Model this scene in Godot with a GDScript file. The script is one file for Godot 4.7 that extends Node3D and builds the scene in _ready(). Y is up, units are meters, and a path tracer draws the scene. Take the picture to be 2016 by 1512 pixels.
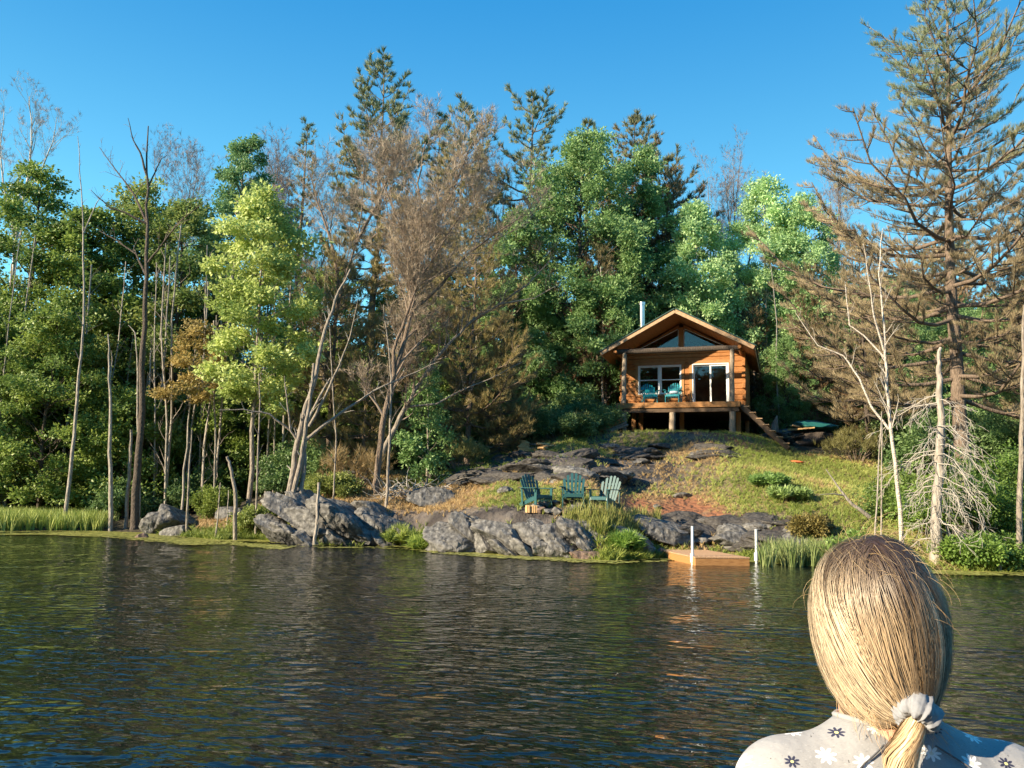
extends Node3D
# A lake seen from a boat: a log cabin on a rocky bank, spring forest behind it, a fair-haired person in front.

var R := RandomNumberGenerator.new()
var fbm := FastNoiseLite.new()
var fine := FastNoiseLite.new()
var M := {}
var used := {}
const EYE := 1.5
const PITCH := deg_to_rad(8.1)
const ROLL := deg_to_rad(1.2)
const FOCAL := 1570.0

# ---------------------------------------------------------------- geometry
class Geo:
	var v := PackedVector3Array()
	var n := PackedVector3Array()
	var c := PackedColorArray()
	var uv := PackedVector2Array()
	var ix := PackedInt32Array()
	func poly(p: Array, out: Vector3, col := Color.WHITE) -> void:
		var nn: Vector3 = (p[1] - p[0]).cross(p[2] - p[0])
		if nn.length_squared() < 1e-16 and p.size() > 3:
			nn = (p[2] - p[0]).cross(p[3] - p[0])
		nn = nn.normalized()
		var flip := nn.dot(out) < 0.0
		if flip:
			nn = -nn
		var b := v.size()
		for q in p:
			v.append(q); n.append(nn); c.append(col); uv.append(Vector2(q.x, q.y))
		for k in range(1, p.size() - 1):
			if flip:
				ix.append_array([b, b + k, b + k + 1])
			else:
				ix.append_array([b, b + k + 1, b + k])
	func box(t: Transform3D, s: Vector3, ch := 0.006, col := Color.WHITE) -> void:
		var h := s * 0.5
		ch = minf(ch, minf(h.x, minf(h.y, h.z)) * 0.6)
		for a in 3:
			var b := (a + 1) % 3
			var d := (a + 2) % 3
			for sg in [-1.0, 1.0]:
				var q := []
				for k in [[-1, -1], [1, -1], [1, 1], [-1, 1]]:
					var p := Vector3.ZERO
					p[a] = sg * h[a]; p[b] = k[0] * (h[b] - ch); p[d] = k[1] * (h[d] - ch)
					q.append(t * p)
				var o := Vector3.ZERO
				o[a] = sg
				poly(q, t.basis * o, col)
				for s2 in [-1.0, 1.0]:
					var e := []
					for k in [-1.0, 1.0]:
						var p := Vector3.ZERO
						p[a] = sg * h[a]; p[b] = s2 * (h[b] - ch); p[d] = k * (h[d] - ch)
						e.append(t * p)
					for k in [1.0, -1.0]:
						var p := Vector3.ZERO
						p[a] = sg * (h[a] - ch); p[b] = s2 * h[b]; p[d] = k * (h[d] - ch)
						e.append(t * p)
					var oo := Vector3.ZERO
					oo[a] = sg; oo[b] = s2
					poly(e, t.basis * oo, col)
		for x in [-1.0, 1.0]:
			for y in [-1.0, 1.0]:
				for z in [-1.0, 1.0]:
					poly([t * Vector3(x * h.x, y * (h.y - ch), z * (h.z - ch)), t * Vector3(x * (h.x - ch), y * h.y, z * (h.z - ch)), t * Vector3(x * (h.x - ch), y * (h.y - ch), z * h.z)], t.basis * Vector3(x, y, z), col)
	func tube(p: PackedVector3Array, r: PackedFloat32Array, sides := 6, cap := true, col := Color.WHITE, rough := 0.0) -> void:
		var m := p.size()
		if m < 2:
			return
		var t := (p[1] - p[0]).normalized()
		var u := t.cross(Vector3(0.31, 0.13, 0.94)).normalized()
		if u.length_squared() < 0.01:
			u = t.cross(Vector3.RIGHT).normalized()
		var base := v.size()
		for i in m:
			var d := (p[mini(i + 1, m - 1)] - p[maxi(i - 1, 0)]).normalized()
			u = (u - d * u.dot(d)).normalized()
			var w := d.cross(u)
			for j in sides:
				var a := TAU * j / sides
				var nn := u * cos(a) + w * sin(a)
				var rr := r[i]
				if rough > 0.0:
					rr *= 1.0 + rough * sin(j * 2.4 + i * 1.7 + sin(i * 0.9 + j * 3.1) * 2.0)
				v.append(p[i] + nn * rr); n.append(nn); c.append(col); uv.append(Vector2(a, i))
		for i in m - 1:
			for j in sides:
				var a := base + i * sides + j
				var b := base + i * sides + (j + 1) % sides
				ix.append_array([a, a + sides, b + sides, a, b + sides, b])
		if cap:
			for e in [0, m - 1]:
				var d := (p[1] - p[0]) if e == 0 else (p[m - 1] - p[m - 2])
				var q := []
				for j in sides:
					q.append(v[base + e * sides + j])
				poly(q, -d if e == 0 else d, col)
	func smooth() -> void:
		for i in n.size():
			n[i] = Vector3.ZERO
		for k in range(0, ix.size(), 3):
			var a := ix[k]
			var b := ix[k + 1]
			var d := ix[k + 2]
			var nn := (v[d] - v[a]).cross(v[b] - v[a])
			n[a] += nn; n[b] += nn; n[d] += nn
		for i in n.size():
			n[i] = n[i].normalized()
	func mesh(m: Material, colors := false) -> ArrayMesh:
		var arr := []
		arr.resize(Mesh.ARRAY_MAX)
		arr[Mesh.ARRAY_VERTEX] = v; arr[Mesh.ARRAY_NORMAL] = n; arr[Mesh.ARRAY_INDEX] = ix
		arr[Mesh.ARRAY_TEX_UV] = uv
		if colors:
			arr[Mesh.ARRAY_COLOR] = c
		var am := ArrayMesh.new()
		am.add_surface_from_arrays(Mesh.PRIMITIVE_TRIANGLES, arr)
		am.surface_set_material(0, m)
		return am

class Scatter:
	var t: Array[Transform3D] = []
	var c := PackedColorArray()
	func add(x: Transform3D, col := Color.WHITE) -> void:
		t.append(x); c.append(col)

func scatter_node(sc: Scatter, ms: Mesh, m: Material) -> MultiMeshInstance3D:
	var mm := MultiMesh.new()
	mm.transform_format = MultiMesh.TRANSFORM_3D
	mm.use_colors = true
	mm.mesh = ms
	mm.instance_count = sc.t.size()
	for i in sc.t.size():
		mm.set_instance_transform(i, sc.t[i])
		mm.set_instance_color(i, sc.c[i])
	var o := MultiMeshInstance3D.new()
	o.multimesh = mm
	o.material_override = m
	return o

# ---------------------------------------------------------------- the scene's tree of things
func numbered(s: String) -> String:
	if not used.has(s):
		used[s] = 0
		return s
	used[s] += 1
	return "%s_%03d" % [s, used[s]]

func tag(o: Node, label: String, category: String, group := "", kind := "") -> Node:
	if label: o.set_meta("label", label)
	if category: o.set_meta("category", category)
	if group: o.set_meta("group", group)
	if kind: o.set_meta("kind", kind)
	return o

func thing(called: String, label: String, category: String, where := Vector3.ZERO, turn := 0.0, group := "") -> Node3D:
	var o := Node3D.new()
	o.name = numbered(called)
	add_child(o)
	o.position = where
	o.rotation.y = turn
	tag(o, label, category, group)
	return o

func part(parent: Node, called: String, g, m: Material, colors := false) -> MeshInstance3D:
	var o := MeshInstance3D.new()
	o.name = called
	o.mesh = g.mesh(m, colors) if g is Geo else g
	if g is Mesh and m:
		o.material_override = m
	parent.add_child(o, true)
	return o

func holder(parent: Node, called: String) -> Node3D:
	var o := Node3D.new()
	o.name = called
	parent.add_child(o, true)
	return o

func stuff_part(parent: Node, called: String, sc: Scatter, ms: Mesh, m: Material) -> void:
	if sc.t.is_empty():
		return
	var o := scatter_node(sc, ms, m)
	o.name = called
	o.set_meta("kind", "stuff")
	parent.add_child(o, true)

func top_stuff(called: String, label: String, category: String, sc: Scatter, ms: Mesh, m: Material) -> void:
	var o := scatter_node(sc, ms, m)
	o.name = numbered(called)
	tag(o, label, category, "", "stuff")
	add_child(o, true)

func structure(called: String, g, m: Material, colors := false) -> MeshInstance3D:
	var o := part(self, numbered(called), g, m, colors)
	o.set_meta("kind", "structure")
	return o

func copy(o: Node3D, label: String, where: Vector3, turn := 0.0, s := 1.0, group := "") -> Node3D:
	var d: Node3D = o.duplicate()
	d.name = numbered(String(o.name).get_slice("_0", 0))
	add_child(d)
	d.position = where
	d.rotation.y = turn
	d.scale = Vector3.ONE * s
	d.set_meta("label", label)
	if group: d.set_meta("group", group)
	return d

# ---------------------------------------------------------------- surveying: where a sight line of the photograph meets a depth or a height
func sight(px: float, py: float) -> Vector3:
	var a := (px - 1008.0) / FOCAL
	var b := -(py - 756.0) / FOCAL
	var u := a * cos(ROLL) - b * sin(ROLL)
	var w := a * sin(ROLL) + b * cos(ROLL)
	return Vector3(u, w * cos(PITCH) + sin(PITCH), -(cos(PITCH) - w * sin(PITCH)))

func at(px: float, py: float, depth: float) -> Vector3:
	var d := sight(px, py)
	return Vector3(0, EYE, 0) + d * (depth / -d.z)

func on_level(px: float, py: float, y: float) -> Vector3:
	var d := sight(px, py)
	return Vector3(0, EYE, 0) + d * ((y - EYE) / d.y)

func at_ground(px: float, py: float, depth: float) -> Vector3:
	var p := at(px, py, depth)
	p.y = ground_y(p.x, p.z)
	return p

func on_ground(px: float, py: float) -> Vector3:
	var d := sight(px, py)
	var o := Vector3(0, EYE, 0)
	var t := 14.0
	while t < 90.0:
		var p := o + d * t
		if p.y <= ground_y(p.x, p.z):
			return p
		t += 0.1
	return o + d * 60.0

# ---------------------------------------------------------------- land
const SHORE := [[-60.0, 24.0], [-30.0, 26.5], [-17.0, 27.6], [-15.0, 29.0], [-12.5, 28.4], [-9.0, 25.4], [-8.0, 26.0], [-6.2, 24.4], [-5.5, 23.9], [-3.0, 24.2], [-1.8, 22.6], [0.0, 21.3], [2.5, 20.3], [4.0, 21.4], [5.9, 21.8], [7.9, 19.9], [10.0, 19.2], [12.0, 19.2], [16.0, 18.6], [24.0, 15.0], [60.0, 10.0]]
# along the shore: x, bank height, bank width, slope above it
const BANK := [[-60.0, 0.2, 2.0, 0.06], [-17.0, 0.2, 2.0, 0.05], [-12.0, 0.3, 1.6, 0.10], [-9.0, 0.55, 1.6, 0.17], [-6.0, 1.0, 1.7, 0.19], [-3.0, 1.0, 1.6, 0.18], [-1.5, 0.9, 1.2, 0.205], [0.0, 0.98, 1.1, 0.205], [2.5, 0.98, 1.3, 0.235], [4.0, 0.55, 1.6, 0.258], [6.0, 0.55, 1.5, 0.272], [8.0, 0.45, 1.4, 0.285], [12.0, 0.4, 1.4, 0.22], [20.0, 0.4, 1.4, 0.2], [60.0, 0.4, 2.0, 0.15]]

func along(table: Array, x: float, k: int) -> float:
	if x <= table[0][0]:
		return table[0][k]
	for i in range(1, table.size()):
		if x < table[i][0]:
			var f: float = (x - table[i - 1][0]) / (table[i][0] - table[i - 1][0])
			return lerpf(table[i - 1][k], table[i][k], f)
	return table[-1][k]

func inland(x: float, z: float) -> float:
	return -z - along(SHORE, x, 1)

func ground_y(x: float, z: float) -> float:
	var s := inland(x, z)
	if s < 0.0:
		return maxf(s * 0.3, -1.6) - 0.03
	var b := along(BANK, x, 1)
	var w := along(BANK, x, 2)
	var m := along(BANK, x, 3)
	var y := b * smoothstep(0.0, w, s) - 0.03
	var up := maxf(0.0, s - w * 0.6)
	y += m * minf(up, 17.0) + maxf(0.0, up - 17.0) * 0.2
	y = minf(y, 24.0 + y * 0.05)
	var k := smoothstep(0.0, 2.0, s)
	y += k * (fbm.get_noise_2d(x * 3.0, z * 3.0) * 0.22 + fine.get_noise_2d(x * 6.0, z * 6.0) * 0.05)
	# the bare rock shelf below the cabin is lumpy
	var shelf := exp(-pow((x - 1.2) / 4.2, 2.0) - pow((s - 7.4) / 1.7, 2.0))
	# the levelled ground under the cabin
	var pad := 1.0 - smoothstep(2.6, 5.2, Vector2((x - 7.6) * .85, z + 37.0).length())
	y = lerpf(y, 4.46 + maxf(0.0, -z - 36.5) * .14, pad)
	y += shelf * (0.30 + 0.30 * absf(fine.get_noise_2d(x * 5.0, z * 9.0)))
	return y

func noise_tex(seed_: int, freq: float, cols: Array, size := 512, octaves := 4, kind := FastNoiseLite.TYPE_SIMPLEX_SMOOTH) -> NoiseTexture2D:
	var f := FastNoiseLite.new()
	f.seed = seed_
	f.noise_type = kind
	f.frequency = freq
	f.fractal_octaves = octaves
	var g := Gradient.new()
	var off := PackedFloat32Array()
	var cc := PackedColorArray()
	for i in cols.size():
		off.append(float(i) / (cols.size() - 1))
		cc.append(cols[i].linear_to_srgb())
	g.offsets = off
	g.colors = cc
	var t := NoiseTexture2D.new()
	t.width = size
	t.height = size
	t.seamless = true
	t.noise = f
	t.color_ramp = g
	return t

func grey(seed_: int, freq: float, size := 512, octaves := 5, kind := FastNoiseLite.TYPE_SIMPLEX_SMOOTH) -> NoiseTexture2D:
	return noise_tex(seed_, freq, [Color(0, 0, 0), Color(1, 1, 1)], size, octaves, kind)

func mat(called: String, col: Color, rough := 0.8, tex: Texture2D = null, scale := Vector3.ONE, relief: Texture2D = null, depth := 0.0, vertex := false, world := false) -> StandardMaterial3D:
	var m := StandardMaterial3D.new()
	m.resource_name = called
	m.albedo_color = col.linear_to_srgb()
	m.roughness = rough
	m.vertex_color_use_as_albedo = vertex
	if tex or relief:
		m.uv1_triplanar = true
		m.uv1_world_triplanar = world
		m.uv1_scale = scale
		m.albedo_texture = tex
	if relief:
		m.heightmap_enabled = true
		m.heightmap_texture = relief
		m.heightmap_scale = depth
	M[called] = m
	return m

func leaf_mat(called: String, back := 0.6, rough := 0.55) -> void:
	var m := mat(called, Color.WHITE, rough, null, Vector3.ONE, null, 0.0, true)
	m.backlight_enabled = back > 0.0
	m.backlight = Color(back, back, back).linear_to_srgb()

func L(r: float, g: float, b: float) -> Color:
	return Color(r, g, b)

func make_materials() -> void:
	var speck := noise_tex(3, 0.02, [L(.45, .45, .45), L(.8, .8, .8), L(1.1, 1.1, 1.1).clamp()], 512, 6)
	var blot := noise_tex(5, 0.012, [L(.35, .33, .3), L(.7, .68, .66), L(1, 1, 1)], 512, 5)
	var g1 := grey(11, 0.02)
	var g2 := grey(12, 0.01, 512, 6)
	mat("ground", Color.WHITE, 0.95, speck, Vector3.ONE * 0.6, g2, 14.0, true, true)
	mat("rock", Color.WHITE, 0.85, noise_tex(21, 0.012, [L(.02, .02, .021), L(.085, .084, .083), L(.21, .207, .203), L(.44, .435, .425)], 1024, 6), Vector3.ONE * 0.45, g2, 10.0, true, true)
	mat("dark_rock", Color.WHITE, 0.85, noise_tex(22, 0.02, [L(.02, .018, .018), L(.05, .045, .045), L(.10, .095, .09), L(.36, .34, .32)], 1024, 6), Vector3(.4, .9, .7), g2, 10.0, true, true)
	mat("pink_rock", L(.9, .62, .5), 0.85, M["rock"].albedo_texture, Vector3.ONE * 0.6, g2, 6.0, false, true)
	mat("bark_dark", L(.13, .105, .09), 0.95, blot, Vector3(2.2, 0.7, 2.2), g1, 4.0)
	mat("bark_brown", L(.26, .20, .16), 0.95, blot, Vector3(2.2, 0.6, 2.2), g1, 4.0)
	mat("bark_grey", L(.36, .32, .28), 0.95, blot, Vector3(2.0, 0.5, 2.0), g1, 3.0)
	mat("bark_pale", L(.46, .42, .38), 0.9, blot, Vector3(2.4, 0.4, 2.4), g1, 2.0)
	mat("bark_white", L(.66, .62, .57), 0.9, noise_tex(31, 0.016, [L(.12, .1, .09), L(.55, .5, .46), L(.95, .93, .9), L(1, 1, 1)], 512, 4), Vector3(1.4, 3.0, 1.4), g1, 1.0)
	mat("twig_pale", L(.42, .385, .34), 0.9)
	mat("twig_brown", L(.27, .21, .17), 0.9)
	mat("twig_grey", L(.28, .24, .21), 0.9)
	leaf_mat("leaf", 0.75, 0.5)
	leaf_mat("needle", 0.35, 0.6)
	leaf_mat("grass", 0.5, 0.6)
	leaf_mat("bud", 0.25, 0.8)
	leaf_mat("pad", 0.2, 0.4)
	var grain := noise_tex(41, 0.02, [L(.50, .42, .34), L(.85, .8, .74), L(1, 1, 1)], 512, 4)
	mat("log", L(.46, .20, .06), 0.6, grain, Vector3(0.35, 3.5, 3.5), grey(42, 0.03), 1.0)
	mat("log_end", L(.50, .26, .10), 0.7, grain, Vector3(4, 4, 4))
	mat("board", L(.48, .25, .095), 0.65, grain, Vector3(0.4, 4, 4))
	mat("soffit", L(.40, .19, .065), 0.65, grain, Vector3(4, 4, 0.4))
	mat("fascia", L(.52, .36, .23), 0.7, grain, Vector3(0.5, 3, 3))
	mat("deck_fascia", L(.40, .20, .07), 0.7, grain, Vector3(0.35, 3, 3))
	mat("beam", L(.11, .075, .05), 0.8, grain, Vector3(0.5, 3, 3))
	mat("post", L(.44, .36, .28), 0.85, blot, Vector3(3, 0.5, 3), g1, 1.5)
	mat("roof_metal", L(.02, .055, .045), 0.45)
	mat("white_vinyl", L(.74, .76, .78), 0.4)
	mat("steel", L(.62, .63, .65), 0.28)
	M["steel"].metallic = 0.9
	mat("galvanised", L(.62, .66, .70), 0.45)
	mat("concrete", L(.35, .34, .32), 0.9)
	var gl := mat("glass", Color(0.02, 0.03, 0.035), 0.02)
	gl.albedo_color = Color(0.05, 0.06, 0.07, 0.12)
	gl.transparency = BaseMaterial3D.TRANSPARENCY_ALPHA
	gl.metallic_specular = 0.9
	mat("teal", L(.012, .30, .38), 0.45, speck, Vector3(1, 1, 1))
	mat("green_plastic", L(.028, .092, .098), 0.33)
	mat("dock_wood", L(.52, .34, .21), 0.75, grain, Vector3(4, 4, 0.4))
	mat("split_wood", L(.72, .50, .26), 0.8, grain, Vector3(0.6, 4, 4))
	mat("brick_red", L(.40, .13, .05), 0.9)
	mat("tarp", L(.02, .13, .12), 0.5)
	mat("orange_cloth", L(.75, .17, .07), 0.8)
	mat("cushion", Color.WHITE, 0.9, noise_tex(51, 0.03, [L(.03, .1, .2), L(.2, .35, .5), L(.8, .82, .85), L(.85, .87, .9)], 256, 2), Vector3.ONE * 4.0)
	mat("black_cloth", L(.02, .02, .025), 0.8)

# ---------------------------------------------------------------- camera, sky and sun
func make_view() -> void:
	var cam := Camera3D.new()
	cam.name = "camera"
	cam.fov = rad_to_deg(2.0 * atan(756.0 / FOCAL))
	cam.near = 0.05
	cam.far = 600.0
	cam.position = Vector3(0, EYE, 0)
	cam.rotation = Vector3(PITCH, 0, ROLL)
	add_child(cam)
	cam.current = true
	var e := Environment.new()
	e.background_mode = Environment.BG_SKY
	var sm := ProceduralSkyMaterial.new()
	sm.sky_top_color = Color(0.0, 0.099, 0.282).linear_to_srgb()
	sm.sky_horizon_color = Color(0.33, 0.88, 1.0).linear_to_srgb()
	sm.sky_curve = 0.17
	sm.sky_energy_multiplier = 1.0
	sm.ground_bottom_color = Color(0.02, 0.03, 0.03)
	sm.ground_horizon_color = Color(0.05, 0.07, 0.06)
	sm.sun_angle_max = 3.0
	e.sky = Sky.new()
	e.sky.sky_material = sm
	e.tonemap_mode = Environment.TONE_MAPPER_LINEAR
	e.tonemap_exposure = 2.4
	e.sdfgi_enabled = true
	e.ssao_enabled = true
	e.ssil_enabled = true
	var we := WorldEnvironment.new()
	we.name = "environment"
	we.environment = e
	add_child(we)
	var sun := DirectionalLight3D.new()
	sun.name = "sun"
	sun.light_color = Color(1.0, 0.92, 0.78)
	sun.light_energy = 1.6
	sun.light_angular_distance = 0.5
	sun.shadow_enabled = true
	var to_sun := Vector3(-sin(deg_to_rad(63)) * cos(deg_to_rad(25)), sin(deg_to_rad(25)), cos(deg_to_rad(63)) * cos(deg_to_rad(25)))
	add_child(sun)
	sun.look_at_from_position(to_sun * 50.0, Vector3.ZERO)

# zones of the bank, by what grows or lies there
func bare_rock(x: float, s: float) -> float:
	var k := exp(-pow((x - 2.2) / 5.2, 4.0) - pow((s - 8.6) / 2.9, 4.0))
	k = maxf(k, exp(-pow((x - 6.2) / 2.6, 4.0) - pow((s - 1.9) / 1.3, 4.0)))
	k = maxf(k, exp(-pow((x - 6.0) / 3.4, 4.0) - pow((s - 13.5) / 1.6, 4.0)) * 0.7)
	k = maxf(k, exp(-pow((x + 0.5) / 4.5, 4.0) - pow((s - 1.0) / 1.0, 4.0)))
	return k

func bare_earth(x: float, s: float) -> float:
	return 1.25 * exp(-pow((x - 4.9) / 1.7, 4.0) - pow((s - 3.6) / 1.7, 4.0)) + 0.6 * exp(-pow((x - 8.5) / 2.0, 4.0) - pow((s - 14.5) / 1.3, 4.0))

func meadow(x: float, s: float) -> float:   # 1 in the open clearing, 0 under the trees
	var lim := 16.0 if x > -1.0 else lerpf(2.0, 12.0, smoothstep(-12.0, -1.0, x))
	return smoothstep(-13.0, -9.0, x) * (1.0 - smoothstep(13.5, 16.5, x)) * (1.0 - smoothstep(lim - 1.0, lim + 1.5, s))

func make_land() -> void:
	var xs := PackedFloat32Array()
	var zs := PackedFloat32Array()
	for k in 14: xs.append(-300.0 + k * 18.0)
	var x := -48.0
	while x < 34.0:
		xs.append(x)
		x += 0.2 if x > -14.0 and x < 16.0 else 0.8
	for k in 15: xs.append(34.0 + k * 18.0)
	for k in 14: zs.append(260.0 - k * 19.0)
	var z := -6.0
	while z > -56.0:
		zs.append(z)
		z -= 0.2 if z < -17.5 and z > -40.0 else 0.8
	for k in 14: zs.append(-56.0 - k * 14.0)
	var g := Geo.new()
	var nx := xs.size()
	for j in zs.size():
		for i in nx:
			var px := xs[i]
			var pz := zs[j]
			var s := inland(px, pz)
			g.v.append(Vector3(px, ground_y(px, pz), pz))
			g.n.append(Vector3.UP)
			g.uv.append(Vector2(px, pz))
			var a := fbm.get_noise_2d(px * 5.0, pz * 5.0)
			var b := fine.get_noise_2d(px * 9.0, pz * 9.0)
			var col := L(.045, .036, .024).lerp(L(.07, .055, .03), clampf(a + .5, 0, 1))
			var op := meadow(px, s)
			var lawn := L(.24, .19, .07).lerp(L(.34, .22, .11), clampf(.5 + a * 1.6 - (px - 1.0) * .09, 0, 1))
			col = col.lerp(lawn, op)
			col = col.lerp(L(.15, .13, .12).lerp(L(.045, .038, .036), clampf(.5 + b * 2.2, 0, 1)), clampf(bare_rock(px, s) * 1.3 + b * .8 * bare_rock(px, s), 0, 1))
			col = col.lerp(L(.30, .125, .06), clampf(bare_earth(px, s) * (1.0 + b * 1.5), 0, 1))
			if s < 0.0:
				col = L(.03, .03, .018)
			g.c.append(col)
	for j in zs.size() - 1:
		for i in nx - 1:
			var a := j * nx + i
			g.ix.append_array([a, a + nx, a + nx + 1, a, a + nx + 1, a + 1])
	g.smooth()
	if g.n[nx * 40 + 40].y < 0:
		for k in range(0, g.ix.size(), 3):
			var q := g.ix[k]
			g.ix[k] = g.ix[k + 1]
			g.ix[k + 1] = q
		g.smooth()
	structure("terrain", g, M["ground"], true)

func make_water() -> void:
	var f := FastNoiseLite.new()
	f.seed = 77
	f.noise_type = FastNoiseLite.TYPE_SIMPLEX
	f.frequency = 0.015
	f.fractal_octaves = 3
	f.fractal_gain = 0.38
	var t := NoiseTexture2D.new()
	t.width = 2048
	t.height = 2048
	t.seamless = true
	t.seamless_blend_skirt = 0.15
	t.noise = f
	t.as_normal_map = true
	t.bump_strength = 6.0
	var m := mat("water", L(.004, .007, .007), 0.015)
	m.normal_enabled = true
	m.normal_texture = t
	m.normal_scale = 0.95
	m.metallic_specular = 0.5
	var g := Geo.new()
	var zs := PackedFloat32Array([250.0, 60.0, 20.0, 6.0])
	var z := 1.5
	while z > -34.0:
		zs.append(z)
		z -= clampf(absf(z) * 0.016, 0.06, 0.3)
	zs.append_array([-40.0])
	var xs := PackedFloat32Array([-300.0, -100.0, -50.0])
	var x := -30.0
	while x < 24.0:
		xs.append(x)
		x += 0.14
	xs.append_array([40.0, 100.0, 300.0])
	R.seed = 5
	var wv := []
	for k in 12:
		var ln := R.randf_range(0.7, 2.6)
		var an := R.randf_range(-0.5, 0.5) + 1.75
		wv.append([cos(an) * TAU / ln, sin(an) * TAU / ln, R.randf() * TAU, ln * 0.0022 * R.randf_range(.6, 1.2)])
	var nx := xs.size()
	for pz in zs:
		for px in xs:
			var y := 0.0
			if px > -35.0 and px < 30.0 and pz < 2.0:
				var calm := smoothstep(-0.5, 3.5, -inland(px, pz))
				for w in wv:
					y += w[3] * sin(w[0] * px + w[1] * pz + w[2])
				y *= calm
			g.v.append(Vector3(px, y, pz)); g.n.append(Vector3.UP); g.c.append(Color.WHITE)
			var rx: float = px * 0.97 + pz * 0.24
			var rz: float = pz * 0.97 - px * 0.24
			g.uv.append(Vector2(rx / 13.0, rz / 6.0))
	for j in zs.size() - 1:
		for i in nx - 1:
			var a := j * nx + i
			g.ix.append_array([a, a + nx + 1, a + nx, a, a + 1, a + nx + 1])
	g.smooth()
	if g.n[nx * 10 + 10].y < 0:
		for k in range(0, g.ix.size(), 3):
			var q := g.ix[k]
			g.ix[k] = g.ix[k + 1]
			g.ix[k + 1] = q
		g.smooth()
	structure("lake_water", g, m)

# ---------------------------------------------------------------- plants
var sprigs := {}

func rdir() -> Vector3:
	var y := R.randf_range(-1.0, 1.0)
	var a := R.randf() * TAU
	var q := sqrt(1.0 - y * y)
	return Vector3(cos(a) * q, y, sin(a) * q)

func basis_y(dir: Vector3, s := 1.0, roll := -1.0) -> Basis:
	var y := dir.normalized()
	var u := y.cross(Vector3(0.42, 0.17, 0.89)).normalized()
	var w := u.cross(y)
	var a := R.randf() * TAU if roll < 0.0 else roll
	var x := u * cos(a) + w * sin(a)
	return Basis(x * s, y * s, x.cross(y) * s)

func leaf_face(g: Geo, base: Vector3, dir: Vector3, side: Vector3, ln: float, wd: float, fold: float) -> void:
	var nn := dir.cross(side).normalized()
	var mid := base + dir * ln * 0.45
	var tip := base + dir * ln - nn * ln * 0.12
	var l := mid + side * wd + nn * fold
	var r := mid - side * wd + nn * fold
	g.poly([base, l, tip], nn)
	g.poly([base, tip, r], nn)

# a leafy twig of unit size: several leaves round a short stem
func make_sprig(called: String, count: int, ln: float, wd: float, spread: float, flat: float, seed_: int) -> void:
	R.seed = seed_
	var g := Geo.new()
	for i in count:
		var o := rdir() * spread * pow(R.randf(), 0.4)
		o.y *= flat
		var d := (o.normalized() + rdir() * 0.7)
		d.y = d.y * 0.5 - 0.15
		d = d.normalized()
		var s := d.cross((Vector3.UP + rdir() * 0.6).normalized()).normalized()
		leaf_face(g, o, d, s, ln * R.randf_range(.75, 1.2), wd * R.randf_range(.8, 1.2), wd * 0.25)
	sprigs[called] = g.mesh(M["leaf"])

func make_tuft(called: String, count: int, spread: float, wd: float, lift: float, seed_: int, mname := "needle", bend := 0.0) -> void:
	R.seed = seed_
	var g := Geo.new()
	for i in count:
		var a := TAU * i / count + R.randf_range(-.4, .4)
		var q := spread * sqrt(R.randf())
		var d := Vector3(cos(a) * q, 1.0, sin(a) * q).normalized()
		var b := Vector3(0, R.randf() * lift, 0) + Vector3(cos(a), 0, sin(a)) * 0.03
		var s := d.cross(rdir()).normalized() * wd
		var ln := R.randf_range(.6, 1.0)
		var nn := s.cross(d)
		if bend > 0.0:
			var mid := b + d * ln * 0.55
			var tip := mid + (d + Vector3(cos(a), -0.15, sin(a)) * bend).normalized() * ln * 0.45
			g.poly([b + s, b - s, mid - s * .8], nn)
			g.poly([b + s, mid - s * .8, mid + s * .8], nn)
			g.poly([mid + s * .8, mid - s * .8, tip], nn)
		else:
			g.poly([b + s, b - s, b + d * ln], nn)
	sprigs[called] = g.mesh(M[mname])

func make_sprigs() -> void:
	make_sprig("broad", 16, 0.155, 0.05, 0.33, 0.8, 101)
	make_sprig("small", 12, 0.13, 0.036, 0.24, 0.8, 102)
	make_sprig("maple", 17, 0.16, 0.058, 0.42, 0.4, 103)
	make_sprig("bush", 20, 0.09, 0.034, 0.20, 0.9, 104)
	make_tuft("pine", 11, 0.75, 0.05, 0.35, 105)
	make_tuft("brush", 13, 0.5, 0.024, 0.5, 106)
	make_tuft("buds", 8, 0.8, 0.02, 0.5, 107, "bud")
	make_tuft("grass", 9, 0.55, 0.035, 0.0, 108, "grass", 0.7)
	make_tuft("reed", 7, 0.2, 0.018, 0.0, 109, "grass", 0.25)
	make_tuft("stem_leaf", 9, 1.1, 0.10, 0.8, 110, "grass", 0.5)

func curve_between(a: Vector3, b: Vector3, sag: float, n := 5, wob := 0.0) -> PackedVector3Array:
	var out := PackedVector3Array()
	for i in n:
		var f := float(i) / (n - 1)
		var p := a.lerp(b, f) + Vector3(0, sag * sin(f * PI), 0)
		if i > 0 and i < n - 1:
			p += rdir() * wob
		out.append(p)
	return out

func taper(a: float, b: float, n: int) -> PackedFloat32Array:
	var out := PackedFloat32Array()
	for i in n:
		out.append(lerpf(a, b, float(i) / (n - 1)))
	return out

func trunk_line(h: float, lean: Vector3, wob: float, n := 8) -> PackedVector3Array:
	var out := PackedVector3Array()
	var w := Vector3.ZERO
	for i in n:
		var f := float(i) / (n - 1)
		out.append(Vector3(0, h * f - (0.25 if i == 0 else 0.0), 0) + lean * f * f + w)
		w += Vector3(R.randf_range(-wob, wob), 0, R.randf_range(-wob, wob))
	return out

func on_line(p: PackedVector3Array, f: float) -> Vector3:
	var q := clampf(f, 0.0, 0.999) * (p.size() - 1)
	var i := int(q)
	return p[i].lerp(p[i + 1], q - i)

func tint(a: Color, b: Color, f: float) -> Color:
	return a.lerp(b, clampf(f, 0.0, 1.0))

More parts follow.
